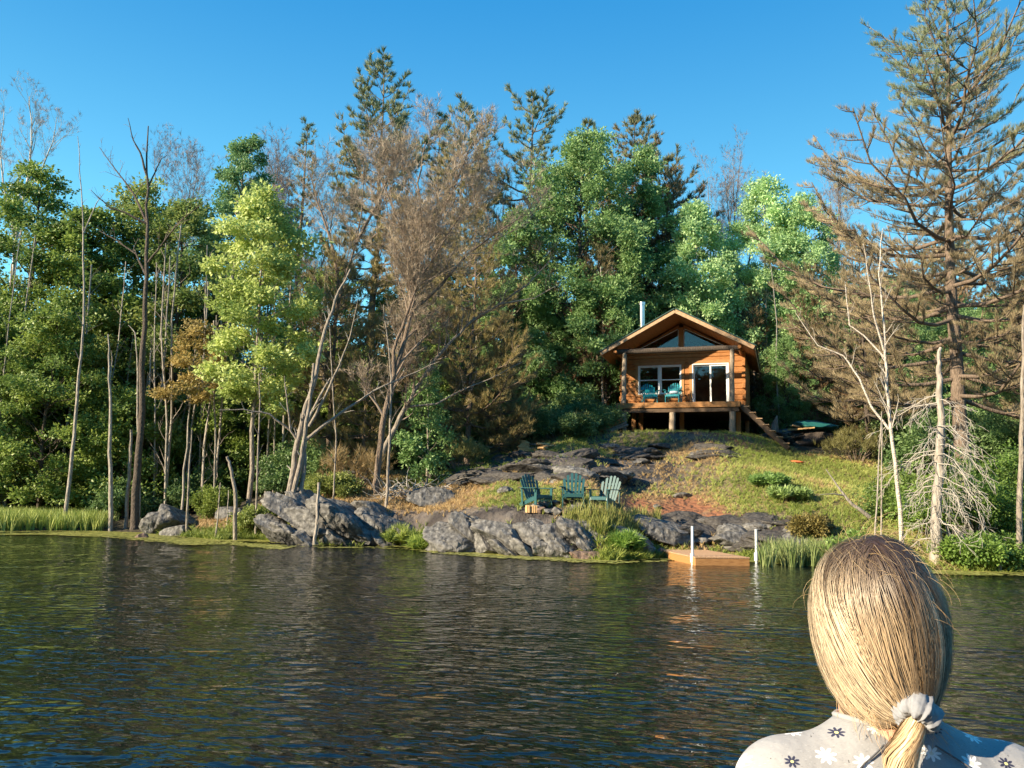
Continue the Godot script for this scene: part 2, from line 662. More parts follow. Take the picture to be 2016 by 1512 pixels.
# a leafy tree: o holds h, r, low (share of the height below the crown), clumps, per (sprigs per clump), a, b, bark, tr, sprig, size, flat, lean, seed
func leafy(called: String, label: String, where: Vector3, o: Dictionary, group := "", cat := "tree") -> Node3D:
	R.seed = o.seed
	var root := thing(called, label, cat, where, 0.0, group)
	var h: float = o.h
	var r: float = o.r
	var low: float = o.get("low", 0.3)
	var flat: float = o.get("flat", 0.62)
	var size: float = o.get("size", 1.0)
	var tr: float = o.get("tr", h * 0.011)
	var sharp: float = o.get("sharp", 0.75)
	var trunk := Geo.new()
	var limb := Geo.new()
	var ln := trunk_line(h * 0.93, o.get("lean", Vector3.ZERO), h * 0.008, 9)
	trunk.tube(ln, taper(tr, tr * 0.18, 9), 8, true, Color.WHITE, 0.06)
	var sc := Scatter.new()
	var n: int = int(o.clumps * 1.35)
	for i in n:
		var f := (i + R.randf()) / n
		var t := lerpf(low, 1.0, f)
		var env := r * pow(sin(PI * clampf(pow(f * 0.93 + 0.07, sharp), 0.0, 1.0)), 0.7) * R.randf_range(.8, 1.18) + 0.12 * r
		var rr := env * lerpf(0.35, 1.0, sqrt(R.randf()))
		var a := i * 2.39996 + R.randf_range(-.5, .5)
		var axis := on_line(ln, t / 0.93)
		var cc := Vector3(axis.x + cos(a) * rr, h * t - R.randf() * 0.05 * h, axis.z + sin(a) * rr)
		var cr := r * R.randf_range(0.15, 0.34) * (0.75 if t > 0.85 else 1.0)
		var from := on_line(ln, clampf((cc.y - rr * R.randf_range(.35, .8)) / (h * 0.93), low * 0.6, 0.97))
		var br := clampf(tr * 0.32 * (1.1 - t * 0.6), 0.012, 0.12)
		limb.tube(curve_between(from, cc, rr * 0.10, 5, rr * 0.07), taper(br, br * 0.3, 5), 5, false)
		for k in 3:
			limb.tube(curve_between(from.lerp(cc, R.randf_range(.5, .95)), cc + rdir() * cr * 0.8, 0.05, 3, 0.05), taper(br * 0.35, 0.008, 3), 3, false)
		var tone := R.randf()
		var stretch := Vector3(R.randf_range(.7, 1.4), 1, R.randf_range(.7, 1.4))
		var m := int(o.per * (cr / r / 0.3) * R.randf_range(.7, 1.3))
		for k in m:
			var p := cc + Vector3(R.randfn(), R.randfn() * flat, R.randfn()).limit_length(2.4) * Vector3(stretch.x, 1, stretch.z) * cr * .58
			var up := (Vector3.UP * 1.2 + rdir()).normalized()
			sc.add(Transform3D(basis_y(up, size * R.randf_range(.7, 1.25)), p), tint(o.a, o.b, tone * 0.55 + R.randf() * 0.5) * 2.0)
	part(root, "trunk", trunk, M[o.get("bark", "bark_grey")])
	var lm := part(root, "limbs", limb, M[o.get("bark", "bark_grey")])
	lm.set_meta("kind", "stuff")
	stuff_part(root, "crown", sc, sprigs[o.get("sprig", "broad")], M["leaf"])
	return root

# a pine: whorls of boughs that curve up at the tip, side twigs lying flat, needle tufts standing on them
# o: h, r, low, rows, tr, seed, cols (from foot to top, pairs), size, tuft, droop, bark, dens, gap
func pine(called: String, label: String, where: Vector3, o: Dictionary, group := "") -> Node3D:
	R.seed = o.seed
	var root := thing(called, label, "pine tree", where, 0.0, group)
	var h: float = o.h
	var tr: float = o.get("tr", h * 0.0125)
	var trunk := Geo.new()
	var bough := Geo.new()
	var sc := Scatter.new()
	var ln := trunk_line(h, o.get("lean", Vector3.ZERO), h * 0.004, 12)
	trunk.tube(ln, taper(tr, 0.015, 12), 9, true, Color.WHITE, 0.07)
	var rows: int = o.rows
	var dens: float = o.get("dens", 1.0)
	var low: float = o.get("low", 0.2)
	var size: float = o.get("size", 0.3)
	var cols: Array = o.cols
	for i in rows:
		var f := float(i) / (rows - 1)
		var t := lerpf(low, 0.985, pow(f, 0.92))
		var prof: float = o.r * pow(1.0 - f, o.get("pow", 0.75)) * (0.75 + 0.25 * smoothstep(0.0, 0.2, f)) + 0.25
		var k := 4 + (R.randi() % 2)
		var a0 := R.randf() * TAU
		for q in k:
			var bl := prof * R.randf_range(0.5, 1.2)
			if R.randf() < o.get("gap", 0.12):
				bl *= 0.45
			var a := a0 + TAU * q / k + R.randf_range(-.35, .35)
			var out := Vector3(cos(a), 0, sin(a))
			var rise: float = lerpf(o.get("droop", -0.05), 0.75, pow(f, 1.4)) + R.randf_range(-.12, .12)
			var from := on_line(ln, t + R.randf_range(-.012, .012))
			var p := PackedVector3Array()
			var side := out.cross(Vector3.UP) * R.randf_range(-.18, .18)
			for s in 6:
				var u := s / 5.0
				p.append(from + out * bl * u + side * bl * u * u + Vector3(0, bl * (rise * u + 0.32 * u * u * u - 0.10 * sin(u * PI)), 0) + rdir() * bl * 0.012 * s)
			var br := clampf(bl * 0.016 + 0.008, 0.012, 0.075)
			bough.tube(p, taper(br, br * 0.22, 6), 5, false)
			var ca: Color = cols[0].lerp(cols[2], smoothstep(o.get("turn", 0.55) - 0.2, o.get("turn", 0.55) + 0.2, f + R.randf_range(-.15, .15)))
			var cb: Color = cols[1].lerp(cols[3], smoothstep(o.get("turn", 0.55) - 0.2, o.get("turn", 0.55) + 0.2, f + R.randf_range(-.15, .15)))
			var subs := int(clampf(bl * 4.2, 3, 15))
			var tone := R.randf()
			for s in subs:
				var u := lerpf(0.25, 1.0, (s + R.randf()) / subs)
				var b := on_line(p, u)
				var sg := 1.0 if s % 2 == 0 else -1.0
				var sl := bl * 0.34 * (1.15 - u) * R.randf_range(.6, 1.3) + 0.22
				var dir := (out * R.randf_range(.5, 1.0) + out.cross(Vector3.UP) * sg * R.randf_range(.5, 1.1) + Vector3.UP * R.randf_range(.05, .5)).normalized()
				var e := b + dir * sl
				bough.tube(PackedVector3Array([b, b.lerp(e, .5) + Vector3(0, -sl * .06, 0), e]), PackedFloat32Array([br * .35, br * .25, .005]), 3, false)
				var nt := int(clampf(sl * 9.0 * dens, 2, 20))
				for w in nt:
					var x := lerpf(0.15, 1.05, (w + R.randf()) / nt)
					var pos := b + dir * sl * x
					var d := (dir * 0.5 + Vector3.UP * R.randf_range(.5, 1.2) + rdir() * 0.45).normalized()
					sc.add(Transform3D(basis_y(d, size * R.randf_range(.65, 1.25)), pos), tint(ca, cb, tone * .5 + R.randf() * .6))
			for w in int(3 * dens):
				sc.add(Transform3D(basis_y((out + Vector3.UP * 1.4 + rdir() * .4).normalized(), size * R.randf_range(.8, 1.3)), on_line(p, R.randf_range(.8, 1.0))), tint(ca, cb, R.randf()))
	part(root, "trunk", trunk, M[o.get("bark", "bark_brown")])
	part(root, "boughs", bough, M[o.get("bark", "bark_brown")]).set_meta("kind", "stuff")
	stuff_part(root, "crown", sc, sprigs[o.get("tuft", "pine")], M["needle"])
	return root

# bare branching: grows children along a limb; the finest ends are gathered as places for bud twigs
func sprout(g: Geo, p: PackedVector3Array, r0: float, r1: float, level: int, len: float, every: float, ends: Array, up := 0.35, start := 0.25) -> void:
	var total := 0.0
	for i in p.size() - 1:
		total += p[i].distance_to(p[i + 1])
	var n := int(clampf(total * (1.0 - start) / every, 1, 26))
	for i in n:
		var f := lerpf(start, 0.98, (i + R.randf()) / n)
		var b := on_line(p, f)
		var d := (on_line(p, f + 0.06) - on_line(p, f - 0.06)).normalized()
		var perp := rdir()
		perp = (perp - d * perp.dot(d)).normalized()
		var dir := (d * R.randf_range(.6, 1.0) + perp * R.randf_range(.5, 1.0) + Vector3.UP * up).normalized()
		var l := len * (1.15 - 0.6 * f) * R.randf_range(.5, 1.25)
		var r := lerpf(r0, r1, f) * R.randf_range(.4, .6)
		r = maxf(r, 0.005)
		var q := PackedVector3Array([b])
		var cur := b
		var dd := dir
		for s in 3:
			dd = (dd + rdir() * 0.28 + Vector3.UP * up * 0.25).normalized()
			cur += dd * l / 3.0
			q.append(cur)
		g.tube(q, taper(r, maxf(r * 0.35, 0.004), 4), 5 if level > 1 else 3, false)
		if level > 0:
			sprout(g, q, r, r * 0.4, level - 1, len * 0.5, every * 0.55, ends, up)
		else:
			ends.append([cur, dd])
			ends.append([q[2], dd])

# a bare or budding tree whose main stems are surveyed: stems = [[radius at foot, radius at tip, [points]], ...] in the tree's own space
func bare(called: String, label: String, where: Vector3, stems: Array, o: Dictionary, group := "", cat := "bare tree") -> Node3D:
	R.seed = o.seed
	var root := thing(called, label, cat, where, 0.0, group)
	var bark: Material = M[o.get("bark", "bark_grey")]
	var limbs := Geo.new()
	var ends := []
	var first := true
	for s in stems:
		var p := PackedVector3Array(s[2])
		if first and called != "fallen_branch":
			p.insert(0, p[0] + Vector3(0, -.7, 0))
		var fine_p := PackedVector3Array()
		for i in p.size() - 1:
			for k in 3:
				fine_p.append(p[i].lerp(p[i + 1], k / 3.0) + (rdir() * s[0] * 0.35 if k > 0 else Vector3.ZERO))
		fine_p.append(p[-1])
		var g := Geo.new()
		g.tube(fine_p, taper(s[0], s[1], fine_p.size()), 8 if s[0] > 0.05 else 6, true, Color.WHITE, 0.07)
		part(root, "trunk" if first else "limb", g, bark)
		first = false
		if s.size() > 3:
			sprout(limbs, fine_p, s[0], s[1], s[3], s[4], s[5], ends, o.get("up", 0.35), o.get("start", 0.25))
	if limbs.ix.size():
		part(root, "branches", limbs, M[o.get("twigs", "twig_grey")]).set_meta("kind", "stuff")
	if o.has("a"):
		var sc := Scatter.new()
		for e in ends:
			for k in int(o.get("per", 1)):
				sc.add(Transform3D(basis_y((e[1] + rdir() * .5).normalized(), o.get("size", .3) * R.randf_range(.6, 1.3)), e[0] + rdir() * o.get("loose", .08)), tint(o.a, o.b, R.randf()))
		stuff_part(root, "crown", sc, sprigs[o.get("sprig", "buds")], M["bud"] if o.get("sprig", "buds") == "buds" else M["leaf"])
	return root

func px_stem(where: Vector3, depth: float, pts: Array, r0: float, r1: float, spread := 0.0) -> Array:
	var out := []
	for i in pts.size():
		out.append(at(pts[i][0], pts[i][1], depth + spread * float(i) / maxf(pts.size() - 1, 1)) - where)
	return [r0, r1, out]

func bush(called: String, label: String, where: Vector3, o: Dictionary, group := "", cat := "shrub") -> Node3D:
	R.seed = o.seed
	var root := thing(called, label, cat, where, 0.0, group)
	var st := Geo.new()
	var sc := Scatter.new()
	for i in int(o.clumps):
		var a := i * 2.4 + R.randf()
		var rr: float = o.r * sqrt(R.randf())
		var top: float = o.h * R.randf_range(.35, 1.0) * (1.1 - 0.5 * rr / o.r)
		var e := Vector3(cos(a) * rr, top, sin(a) * rr * o.get("deep", .8))
		st.tube(curve_between(Vector3(cos(a) * rr * .25, -0.1, sin(a) * rr * .25), e, 0.1, 4, 0.05), taper(0.016, 0.005, 4), 4, false)
		var tone := R.randf()
		for k in int(o.per):
			var d := rdir()
			var p: Vector3 = e + Vector3(d.x, d.y * .8, d.z) * o.get("cr", o.h * .3) * pow(R.randf(), .5)
			p.y = maxf(p.y, 0.03)
			sc.add(Transform3D(basis_y((Vector3.UP + rdir() * .8).normalized(), o.get("size", 1.0) * R.randf_range(.7, 1.3)), p), tint(o.a, o.b, tone * .5 + R.randf() * .55) * 1.5)
	part(root, "stems", st, M[o.get("twigs", "twig_brown")])
	stuff_part(root, "leaves", sc, sprigs[o.get("sprig", "bush")], M["needle"] if o.get("sprig", "bush") in ["pine", "brush"] else M["leaf"])
	return root

# ---------------------------------------------------------------- rocks
func rock_geo(seed_: int, size: Vector3, cuts := 7, n := 9, lump := 0.22) -> Geo:
	R.seed = seed_
	var f := FastNoiseLite.new()
	f.seed = seed_
	f.frequency = 0.9
	f.fractal_octaves = 4
	f.fractal_type = FastNoiseLite.FRACTAL_RIDGED
	var planes := []
	for k in cuts:
		var d := rdir()
		planes.append([d, R.randf_range(.5, .88)])
	var g := Geo.new()
	for face in 6:
		var nrm := [Vector3.RIGHT, Vector3.LEFT, Vector3.UP, Vector3.DOWN, Vector3.BACK, Vector3.FORWARD][face] as Vector3
		var u := Vector3(nrm.y, nrm.z, nrm.x)
		var w := nrm.cross(u)
		var b := g.v.size()
		for j in n + 1:
			for i in n + 1:
				var d := (nrm + u * (2.0 * i / n - 1.0) + w * (2.0 * j / n - 1.0)).normalized()
				var p := d * (1.0 + lump * f.get_noise_3dv(d * 1.6))
				for pl in planes:
					var over: float = p.dot(pl[0]) - pl[1]
					if over > 0.0:
						p -= pl[0] * over * 0.97
				p += d * (0.05 * f.get_noise_3dv(d * 5.0) + 0.16 * minf(0.0, f.get_noise_3dv(Vector3(d.x * 3.4, d.y * 1.2, d.z * 1.2) + Vector3.ONE * 5.0) - .05))
				g.v.append(p * size); g.n.append(d); g.uv.append(Vector2(i, j))
				var tone := 0.62 + 0.4 * f.get_noise_3dv(p * 2.5 + Vector3.ONE * 9.0)
				g.c.append(L(tone, tone * .985, tone * .97))
		for j in n:
			for i in n:
				var a := b + j * (n + 1) + i
				g.ix.append_array([a, a + n + 2, a + 1, a, a + n + 1, a + n + 2])
	g.smooth()
	if g.n[5].dot(g.v[5]) < 0.0:
		for k in range(0, g.ix.size(), 3):
			var q := g.ix[k]
			g.ix[k] = g.ix[k + 1]
			g.ix[k + 1] = q
		g.smooth()
	return g

# ---------------------------------------------------------------- the forest
const MID_A := Color(.035, .075, .018)
const MID_B := Color(.11, .17, .045)
const LIGHT_A := Color(.12, .20, .085)
const LIGHT_B := Color(.30, .40, .20)
const LIME_A := Color(.12, .17, .04)
const LIME_B := Color(.34, .38, .14)
const OLIVE := [Color(.17, .15, .055), Color(.36, .29, .12), Color(.10, .14, .065), Color(.24, .27, .14)]
const BROWN := [Color(.19, .15, .085), Color(.41, .33, .20), Color(.12, .165, .085), Color(.28, .32, .18)]
const DUSK := [Color(.12, .075, .04), Color(.25, .16, .085), Color(.11, .12, .06), Color(.22, .23, .12)]

func size_of(px: float, top: float, depth: float, where: Vector3) -> float:
	return at(px, top, depth).y - where.y

func forest() -> void:
	var w: Vector3
	# --- leafy trees that stand out
	w = at_ground(62, 560, 37.0)
	leafy("maple_tree", "dark green layered maple at the left edge of the wood, under the bare white treetop", w, {"h": size_of(62, 330, 37, w), "r": 2.9, "low": .22, "clumps": 46, "per": 46, "a": MID_A, "b": Color(.17, .22, .05), "sprig": "maple", "flat": .35, "seed": 201, "bark": "bark_dark"})
	w = at_ground(160, 560, 36.0)
	leafy("maple_tree", "green maple behind the thin dead stem with a forked tip", w, {"h": size_of(160, 395, 36, w), "r": 2.6, "low": .2, "clumps": 42, "per": 46, "a": MID_A, "b": Color(.20, .25, .06), "sprig": "maple", "flat": .35, "seed": 202, "bark": "bark_dark"})
	w = at_ground(262, 560, 38.0)
	leafy("maple_tree", "yellow-green maple right behind the tall dead tree", w, {"h": size_of(262, 352, 38, w), "r": 2.8, "low": .2, "clumps": 44, "per": 44, "a": MID_A, "b": Color(.23, .26, .075), "sprig": "maple", "flat": .4, "seed": 203, "bark": "bark_dark"})
	w = at_ground(360, 560, 37.0)
	leafy("maple_tree", "olive-green maple between the tall dead tree and the lime maple", w, {"h": size_of(360, 385, 37, w), "r": 2.5, "low": .2, "clumps": 40, "per": 40, "a": MID_A, "b": Color(.18, .21, .065), "sprig": "maple", "flat": .45, "seed": 204, "bark": "bark_dark"})
	w = at_ground(455, 420, 45.0)
	leafy("oak_tree", "round-topped green tree above the lime maple, clear against the sky", w, {"h": size_of(455, 262, 45, w), "r": 2.5, "low": .5, "clumps": 34, "per": 60, "a": Color(.04, .09, .035), "b": Color(.15, .23, .10), "seed": 205, "sharp": .6})
	w = at_ground(508, 700, 30.0)
	leafy("lime_maple_tree", "bright lime-green maple lit by the sun above the leaning grey stems", w, {"h": size_of(508, 372, 30, w), "r": 1.8, "low": .34, "sharp": .9, "clumps": 38, "per": 34, "a": LIME_A, "b": LIME_B, "sprig": "maple", "flat": .4, "seed": 206, "bark": "bark_grey", "tr": .10})
	w = at_ground(1150, 500, 43.0)
	leafy("oak_tree", "large dense green tree in the middle of the wood, left of the stove pipe", w, {"h": size_of(1150, 268, 43, w), "r": 3.3, "low": .3, "clumps": 50, "per": 66, "a": Color(.04, .09, .028), "b": Color(.17, .25, .095), "seed": 207, "tr": .2, "bark": "bark_dark"})
	w = at_ground(1268, 450, 45.0)
	leafy("oak_tree", "dark green tree tucked behind the right side of the large dense tree", w, {"h": size_of(1268, 300, 45, w), "r": 1.9, "low": .5, "clumps": 22, "per": 60, "a": Color(.04, .09, .028), "b": Color(.17, .25, .095), "seed": 208, "bark": "bark_dark"})
	w = at_ground(1378, 500, 42.6)
	leafy("aspen_tree", "slim pale green aspen straight behind the cabin's roof ridge", w, {"h": size_of(1378, 392, 42.6, w), "r": 1.75, "low": .3, "clumps": 34, "per": 56, "a": LIGHT_A, "b": LIGHT_B, "sprig": "broad", "seed": 209, "bark": "bark_white", "tr": .09})
	w = at_ground(1500, 500, 44.0)
	leafy("aspen_tree", "pale green aspen behind the cabin's right eave", w, {"h": size_of(1500, 345, 44, w), "r": 2.1, "low": .28, "clumps": 38, "per": 50, "a": LIGHT_A, "b": LIGHT_B, "seed": 210, "bark": "bark_white", "tr": .09})
	w = at_ground(1590, 520, 43.0)
	leafy("aspen_tree", "broad pale green aspen between the cabin and the brown pine", w, {"h": size_of(1590, 385, 43, w), "r": 2.2, "low": .28, "clumps": 36, "per": 50, "a": LIGHT_A, "b": Color(.22, .31, .14), "seed": 211, "bark": "bark_grey", "tr": .1})
	w = at_ground(1015, 560, 41.0)
	leafy("young_oak_tree", "dark green young tree between the grey pine trunk and the large dense tree", w, {"h": size_of(1015, 400, 41, w), "r": 1.9, "low": .1, "clumps": 34, "per": 50, "a": Color(.04, .09, .028), "b": Color(.17, .25, .095), "seed": 212, "bark": "bark_dark"})
	w = at_ground(1195, 680, 40.5)
	leafy("young_oak_tree", "low green young tree just left of the cabin", w, {"h": size_of(1195, 540, 40.5, w), "r": 2.0, "low": .08, "clumps": 34, "per": 46, "a": Color(.04, .09, .028), "b": Color(.17, .25, .095), "seed": 213, "bark": "bark_dark"})
	w = at_ground(845, 830, 30.0)
	leafy("young_maple_tree", "small green bush-like maple at the foot of the grey pine trunk", w, {"h": size_of(845, 720, 30, w), "r": .95, "low": .08, "clumps": 18, "per": 24, "a": Color(.06, .12, .04), "b": Color(.16, .24, .09), "size": .8, "seed": 214})
	w = at_ground(380, 720, 31.5)
	leafy("small_maple_tree", "small tan-leaved maple with a thin white stem, in front of the dark wood", w, {"h": size_of(376, 632, 31.5, w), "r": 1.1, "low": .6, "clumps": 16, "per": 26, "a": Color(.13, .105, .035), "b": Color(.28, .22, .085), "sprig": "maple", "flat": .4, "size": .7, "seed": 215, "bark": "bark_pale", "tr": .055})
	# --- pines that stand out
	w = at_ground(738, 380, 47.0)
	pine("white_pine", "tallest pine of the skyline, above the brown budding tree", w, {"h": size_of(738, 118, 47, w), "r": 4.6, "low": .35, "rows": 15, "cols": OLIVE, "turn": .4, "size": .42, "seed": 301, "dens": 1.1, "pow": 0.6, "droop": 0.28, "tuft": "pine", "gap": .25})
	w = at_ground(905, 480, 42.0)
	pine("white_pine", "pine with a pale straight trunk at the centre, behind the budding tree", w, {"h": size_of(915, 210, 42, w), "r": 3.7, "low": .3, "rows": 20, "cols": OLIVE, "turn": .75, "size": .36, "seed": 302, "pow": 0.6, "droop": 0.15, "bark": "bark_grey", "tr": .17, "gap": .2, "dens": 1.0})
	w = at_ground(1046, 330, 50.0)
	pine("white_pine", "open-topped pine right of centre on the skyline", w, {"h": size_of(1046, 193, 50, w), "r": 4.4, "low": 0.55, "rows": 9, "cols": OLIVE, "turn": .3, "size": .42, "seed": 303, "pow": 0.6, "droop": 0.2, "gap": .35})
	w = at_ground(1152, 330, 52.0)
	pine("white_pine", "small pine tip showing over the large dense green tree", w, {"h": size_of(1152, 243, 52, w), "r": 2.4, "low": .5, "rows": 10, "cols": OLIVE, "turn": .3, "size": .4, "seed": 304, "droop": 0.3})
	w = at_ground(1246, 380, 48.0)
	pine("white_pine", "brownish pine behind the right side of the large dense tree", w, {"h": size_of(1246, 235, 48, w), "r": 3.6, "low": .25, "rows": 17, "cols": DUSK, "turn": .7, "size": .4, "seed": 305, "pow": 0.6, "droop": 0.3})
	w = at_ground(1318, 420, 46.5)
	pine("white_pine", "dark brown pine above the cabin, left of the slim aspen", w, {"h": size_of(1318, 312, 46.5, w), "r": 3.8, "low": .2, "rows": 16, "cols": DUSK, "turn": .8, "size": .4, "seed": 306, "pow": 0.6, "droop": 0.25})
	w = at_ground(858, 380, 49.0)
	pine("white_pine", "ragged pine between the tallest pine and the centre pine", w, {"h": size_of(858, 232, 49, w), "r": 3.0, "low": .35, "rows": 13, "cols": OLIVE, "turn": .5, "size": .4, "seed": 307, "droop": 0.3, "gap": .3})
	w = at_ground(588, 380, 52.0)
	pine("white_pine", "thin pine spire left of the tallest pine", w, {"h": size_of(588, 245, 52, w), "r": 1.6, "low": .4, "rows": 14, "cols": OLIVE, "turn": .4, "size": .36, "seed": 308, "gap": .4})
	# the great half-dead pine at the right
	w = at_ground(1872, 420, 24.5)
	pine("brown_pine", "great browning pine towering over the right shore", w, {"h": size_of(1872, -25, 24.5, w), "r": 5.9, "low": .2, "rows": 27, "cols": BROWN, "turn": .55, "size": .215, "tuft": "brush", "seed": 310, "bark": "bark_brown", "tr": .25, "dens": 2.3, "droop": 0.02, "gap": .2, "pow": .72})
	w = at_ground(2075, 450, 27.0)
	pine("brown_pine", "browning pine cut by the right edge of the view", w, {"h": size_of(2040, 250, 27, w), "r": 4.2, "low": .22, "rows": 18, "cols": BROWN, "turn": .9, "size": .20, "tuft": "brush", "seed": 311, "bark": "bark_brown", "tr": .2, "dens": 2.0})
	w = at_ground(1700, 640, 34.0)
	pine("brown_pine", "lower browning pine between the cabin and the great pine", w, {"h": size_of(1700, 470, 34, w), "r": 3.4, "low": .2, "rows": 16, "cols": BROWN, "turn": 1.2, "size": .24, "tuft": "brush", "seed": 312, "bark": "bark_dark", "dens": 1.6})
	w = at_ground(985, 760, 34.0)
	pine("low_pine", "low olive pine with drooping boughs above the firewood", w, {"h": size_of(985, 650, 34, w), "r": 2.4, "low": .06, "rows": 15, "cols": OLIVE, "turn": 1.2, "size": .32, "seed": 313, "tuft": "brush", "dens": 1.2})
	w = at_ground(720, 800, 32.0)
	pine("low_pine", "low olive pine left of the budding tree's trunk", w, {"h": size_of(720, 640, 32, w), "r": 1.9, "low": .08, "rows": 13, "cols": OLIVE, "turn": 1.2, "size": .3, "seed": 314, "tuft": "brush"})
	w = at_ground(925, 700, 33.5)
	pine("olive_pine", "olive-brown pine with spreading boughs behind the long bare limb", w, {"h": size_of(925, 430, 33.5, w), "r": 2.7, "low": .1, "rows": 19, "cols": OLIVE, "turn": 1.3, "size": .27, "seed": 315, "tuft": "brush", "dens": 1.5, "droop": .0, "pow": .6})
	w = at_ground(655, 700, 33.0)
	pine("olive_pine", "olive-brown pine between the lime maple and the forked budding tree", w, {"h": size_of(655, 480, 33, w), "r": 2.2, "low": .1, "rows": 16, "cols": OLIVE, "turn": 1.3, "size": .27, "seed": 316, "tuft": "brush", "dens": 1.5, "droop": .0, "pow": .6})
	w = at_ground(800, 700, 34.5)
	pine("olive_pine", "olive-brown pine straight behind the forked budding tree", w, {"h": size_of(800, 520, 34.5, w), "r": 2.3, "low": .1, "rows": 15, "cols": OLIVE, "turn": 1.3, "size": .27, "seed": 317, "tuft": "brush", "dens": 1.5, "droop": .0, "pow": .6})
	# --- bare and budding trees
	w = at_ground(742, 935, 28.0)
	bare("budding_tree", "spreading brown budding tree with a forked grey trunk in the middle of the bank", w, [
		px_stem(w, 28, [[742, 940], [752, 840], [768, 770], [796, 672], [814, 600], [822, 540], [830, 450], [822, 360], [838, 280]], .125, .02) + [2, 2.4, .30],
		px_stem(w, 28, [[776, 745], [775, 690], [800, 620], [822, 560], [858, 500], [896, 440], [950, 360]], .07, .015, -1.0) + [2, 2.1, .30],
		px_stem(w, 28, [[822, 560], [800, 480], [770, 400], [742, 330]], .07, .012, .8) + [2, 2.0, .31],
		px_stem(w, 28, [[814, 610], [870, 560], [920, 500], [990, 450], [1040, 420]], .07, .012, 1.2) + [2, 2.1, .38],
		px_stem(w, 28, [[818, 520], [870, 420], [905, 340], [930, 280]], .06, .012, -1.5) + [2, 2.1, .38],
	], {"seed": 401, "bark": "bark_brown", "twigs": "twig_brown", "a": L(.19, .15, .11), "b": L(.38, .31, .235), "size": .33, "per": 1, "loose": .15, "up": .38})
	w = at_ground(690, 760, 33.0)
	bare("budding_tree", "brown budding tree leaning right, behind the leaning grey stems", w, [
		px_stem(w, 33, [[618, 905], [628, 800], [648, 690], [672, 570], [700, 480], [712, 420], [716, 330]], .10, .02) + [2, 2.2, .38],
		px_stem(w, 33, [[672, 570], [650, 470], [625, 400], [610, 340]], .08, .015, .8) + [2, 2.2, .36],
		px_stem(w, 33, [[700, 480], [745, 400], [770, 330], [790, 300]], .07, .015, -.8) + [2, 2.0, .38],
	], {"seed": 402, "bark": "bark_brown", "twigs": "twig_brown", "a": L(.19, .15, .11), "b": L(.36, .30, .225), "size": .33, "per": 1, "loose": .15, "up": .38})
	w = at_ground(868, 800, 29.0)
	bare("leaning_tree", "grey tree leaning far right with a long bare limb, right of the budding tree", w, [
		px_stem(w, 29, [[742, 925], [768, 860], [800, 800], [826, 755], [858, 705], [892, 668], [930, 632], [975, 605], [1040, 560], [1090, 505]], .11, .015) + [2, 1.2, .28],
		px_stem(w, 29, [[930, 632], [985, 598], [1050, 588], [1100, 560]], .05, .01, -.8) + [1, .9, .4],
		px_stem(w, 29, [[800, 802], [860, 795], [905, 770], [960, 748], [1030, 712]], .045, .01, .5) + [1, .9, .4],
	], {"seed": 403, "bark": "bark_grey", "twigs": "twig_brown", "a": L(.13, .09, .045), "b": L(.24, .17, .09), "size": .3})
	w = at_ground(762, 975, 26.3)
	bare("slender_tree", "slender grey tree in front of the forked trunk", w, [
		px_stem(w, 26.3, [[762, 978], [765, 900], [768, 830], [770, 745], [762, 660], [755, 600]], .06, .012) + [1, 1.0, .5],
	], {"seed": 404, "bark": "bark_grey", "twigs": "twig_grey", "start": .45})
	# dead trees of the left shore
	w = at_ground(272, 1005, 29.5)
	bare("dead_tree", "tall dark dead tree with many bare branches at the left shore", w, [
		px_stem(w, 29.5, [[266, 1008], [272, 900], [280, 760], [286, 640], [289, 540], [291, 440], [289, 340], [292, 248]], .16, .02),
		px_stem(w, 29.5, [[289, 345], [276, 300], [262, 275], [252, 232]], .045, .01, -.5) + [1, .5, .35],
		px_stem(w, 29.5, [[290, 440], [262, 380], [232, 340], [196, 290]], .05, .01, .8) + [1, .9, .25],
		px_stem(w, 29.5, [[288, 440], [250, 420], [215, 408], [180, 375]], .05, .01, -.6) + [1, .8, .25],
		px_stem(w, 29.5, [[291, 370], [305, 340], [318, 312], [330, 305]], .035, .01, .4) + [0, .4, .3],
		px_stem(w, 29.5, [[287, 540], [268, 500], [225, 470], [195, 455]], .045, .01, .4) + [1, .6, .3],
		px_stem(w, 29.5, [[289, 520], [320, 480], [350, 440], [400, 400]], .045, .01, -.8) + [1, .8, .28],
	], {"seed": 405, "bark": "bark_dark", "twigs": "twig_brown"}, "", "dead tree")
	w = at_ground(133, 1003, 30.0)
	bare("dead_tree", "thin dead stem with a pale foot and a forked tip, second from the left", w, [
		px_stem(w, 30, [[130, 1003], [142, 890], [152, 790], [160, 700], [165, 600], [164, 470], [160, 370], [153, 268]], .085, .01) + [0, .7, .6],
		px_stem(w, 30, [[164, 460], [190, 400], [205, 380]], .03, .008, .3) + [0, .4, .4],
	], {"seed": 406, "bark": "bark_pale", "twigs": "twig_grey", "start": .45}, "", "dead tree")
	w = on_ground(217, 1046)
	bare("dead_snag", "straight silver-white dead trunk standing at the reeds' end", w, [
		px_stem(w, -w.z, [[217, 1050], [218, 950], [217, 860], [217, 770], [214, 700], [213, 658]], .10, .02),
		px_stem(w, -w.z, [[216, 760], [221, 710], [219, 690]], .025, .008),
	], {"seed": 407, "bark": "bark_pale"}, "", "dead tree")
	w = on_ground(272, 1035)
	bare("dead_snag", "thin white dead stem leaning against the tall dark dead tree", w, [
		px_stem(w, -w.z - .2, [[272, 1040], [274, 940], [272, 850], [271, 760], [270, 700], [266, 655], [253, 640]], .06, .012),
	], {"seed": 408, "bark": "bark_pale"}, "", "dead tree")
	w = on_ground(255, 1040)
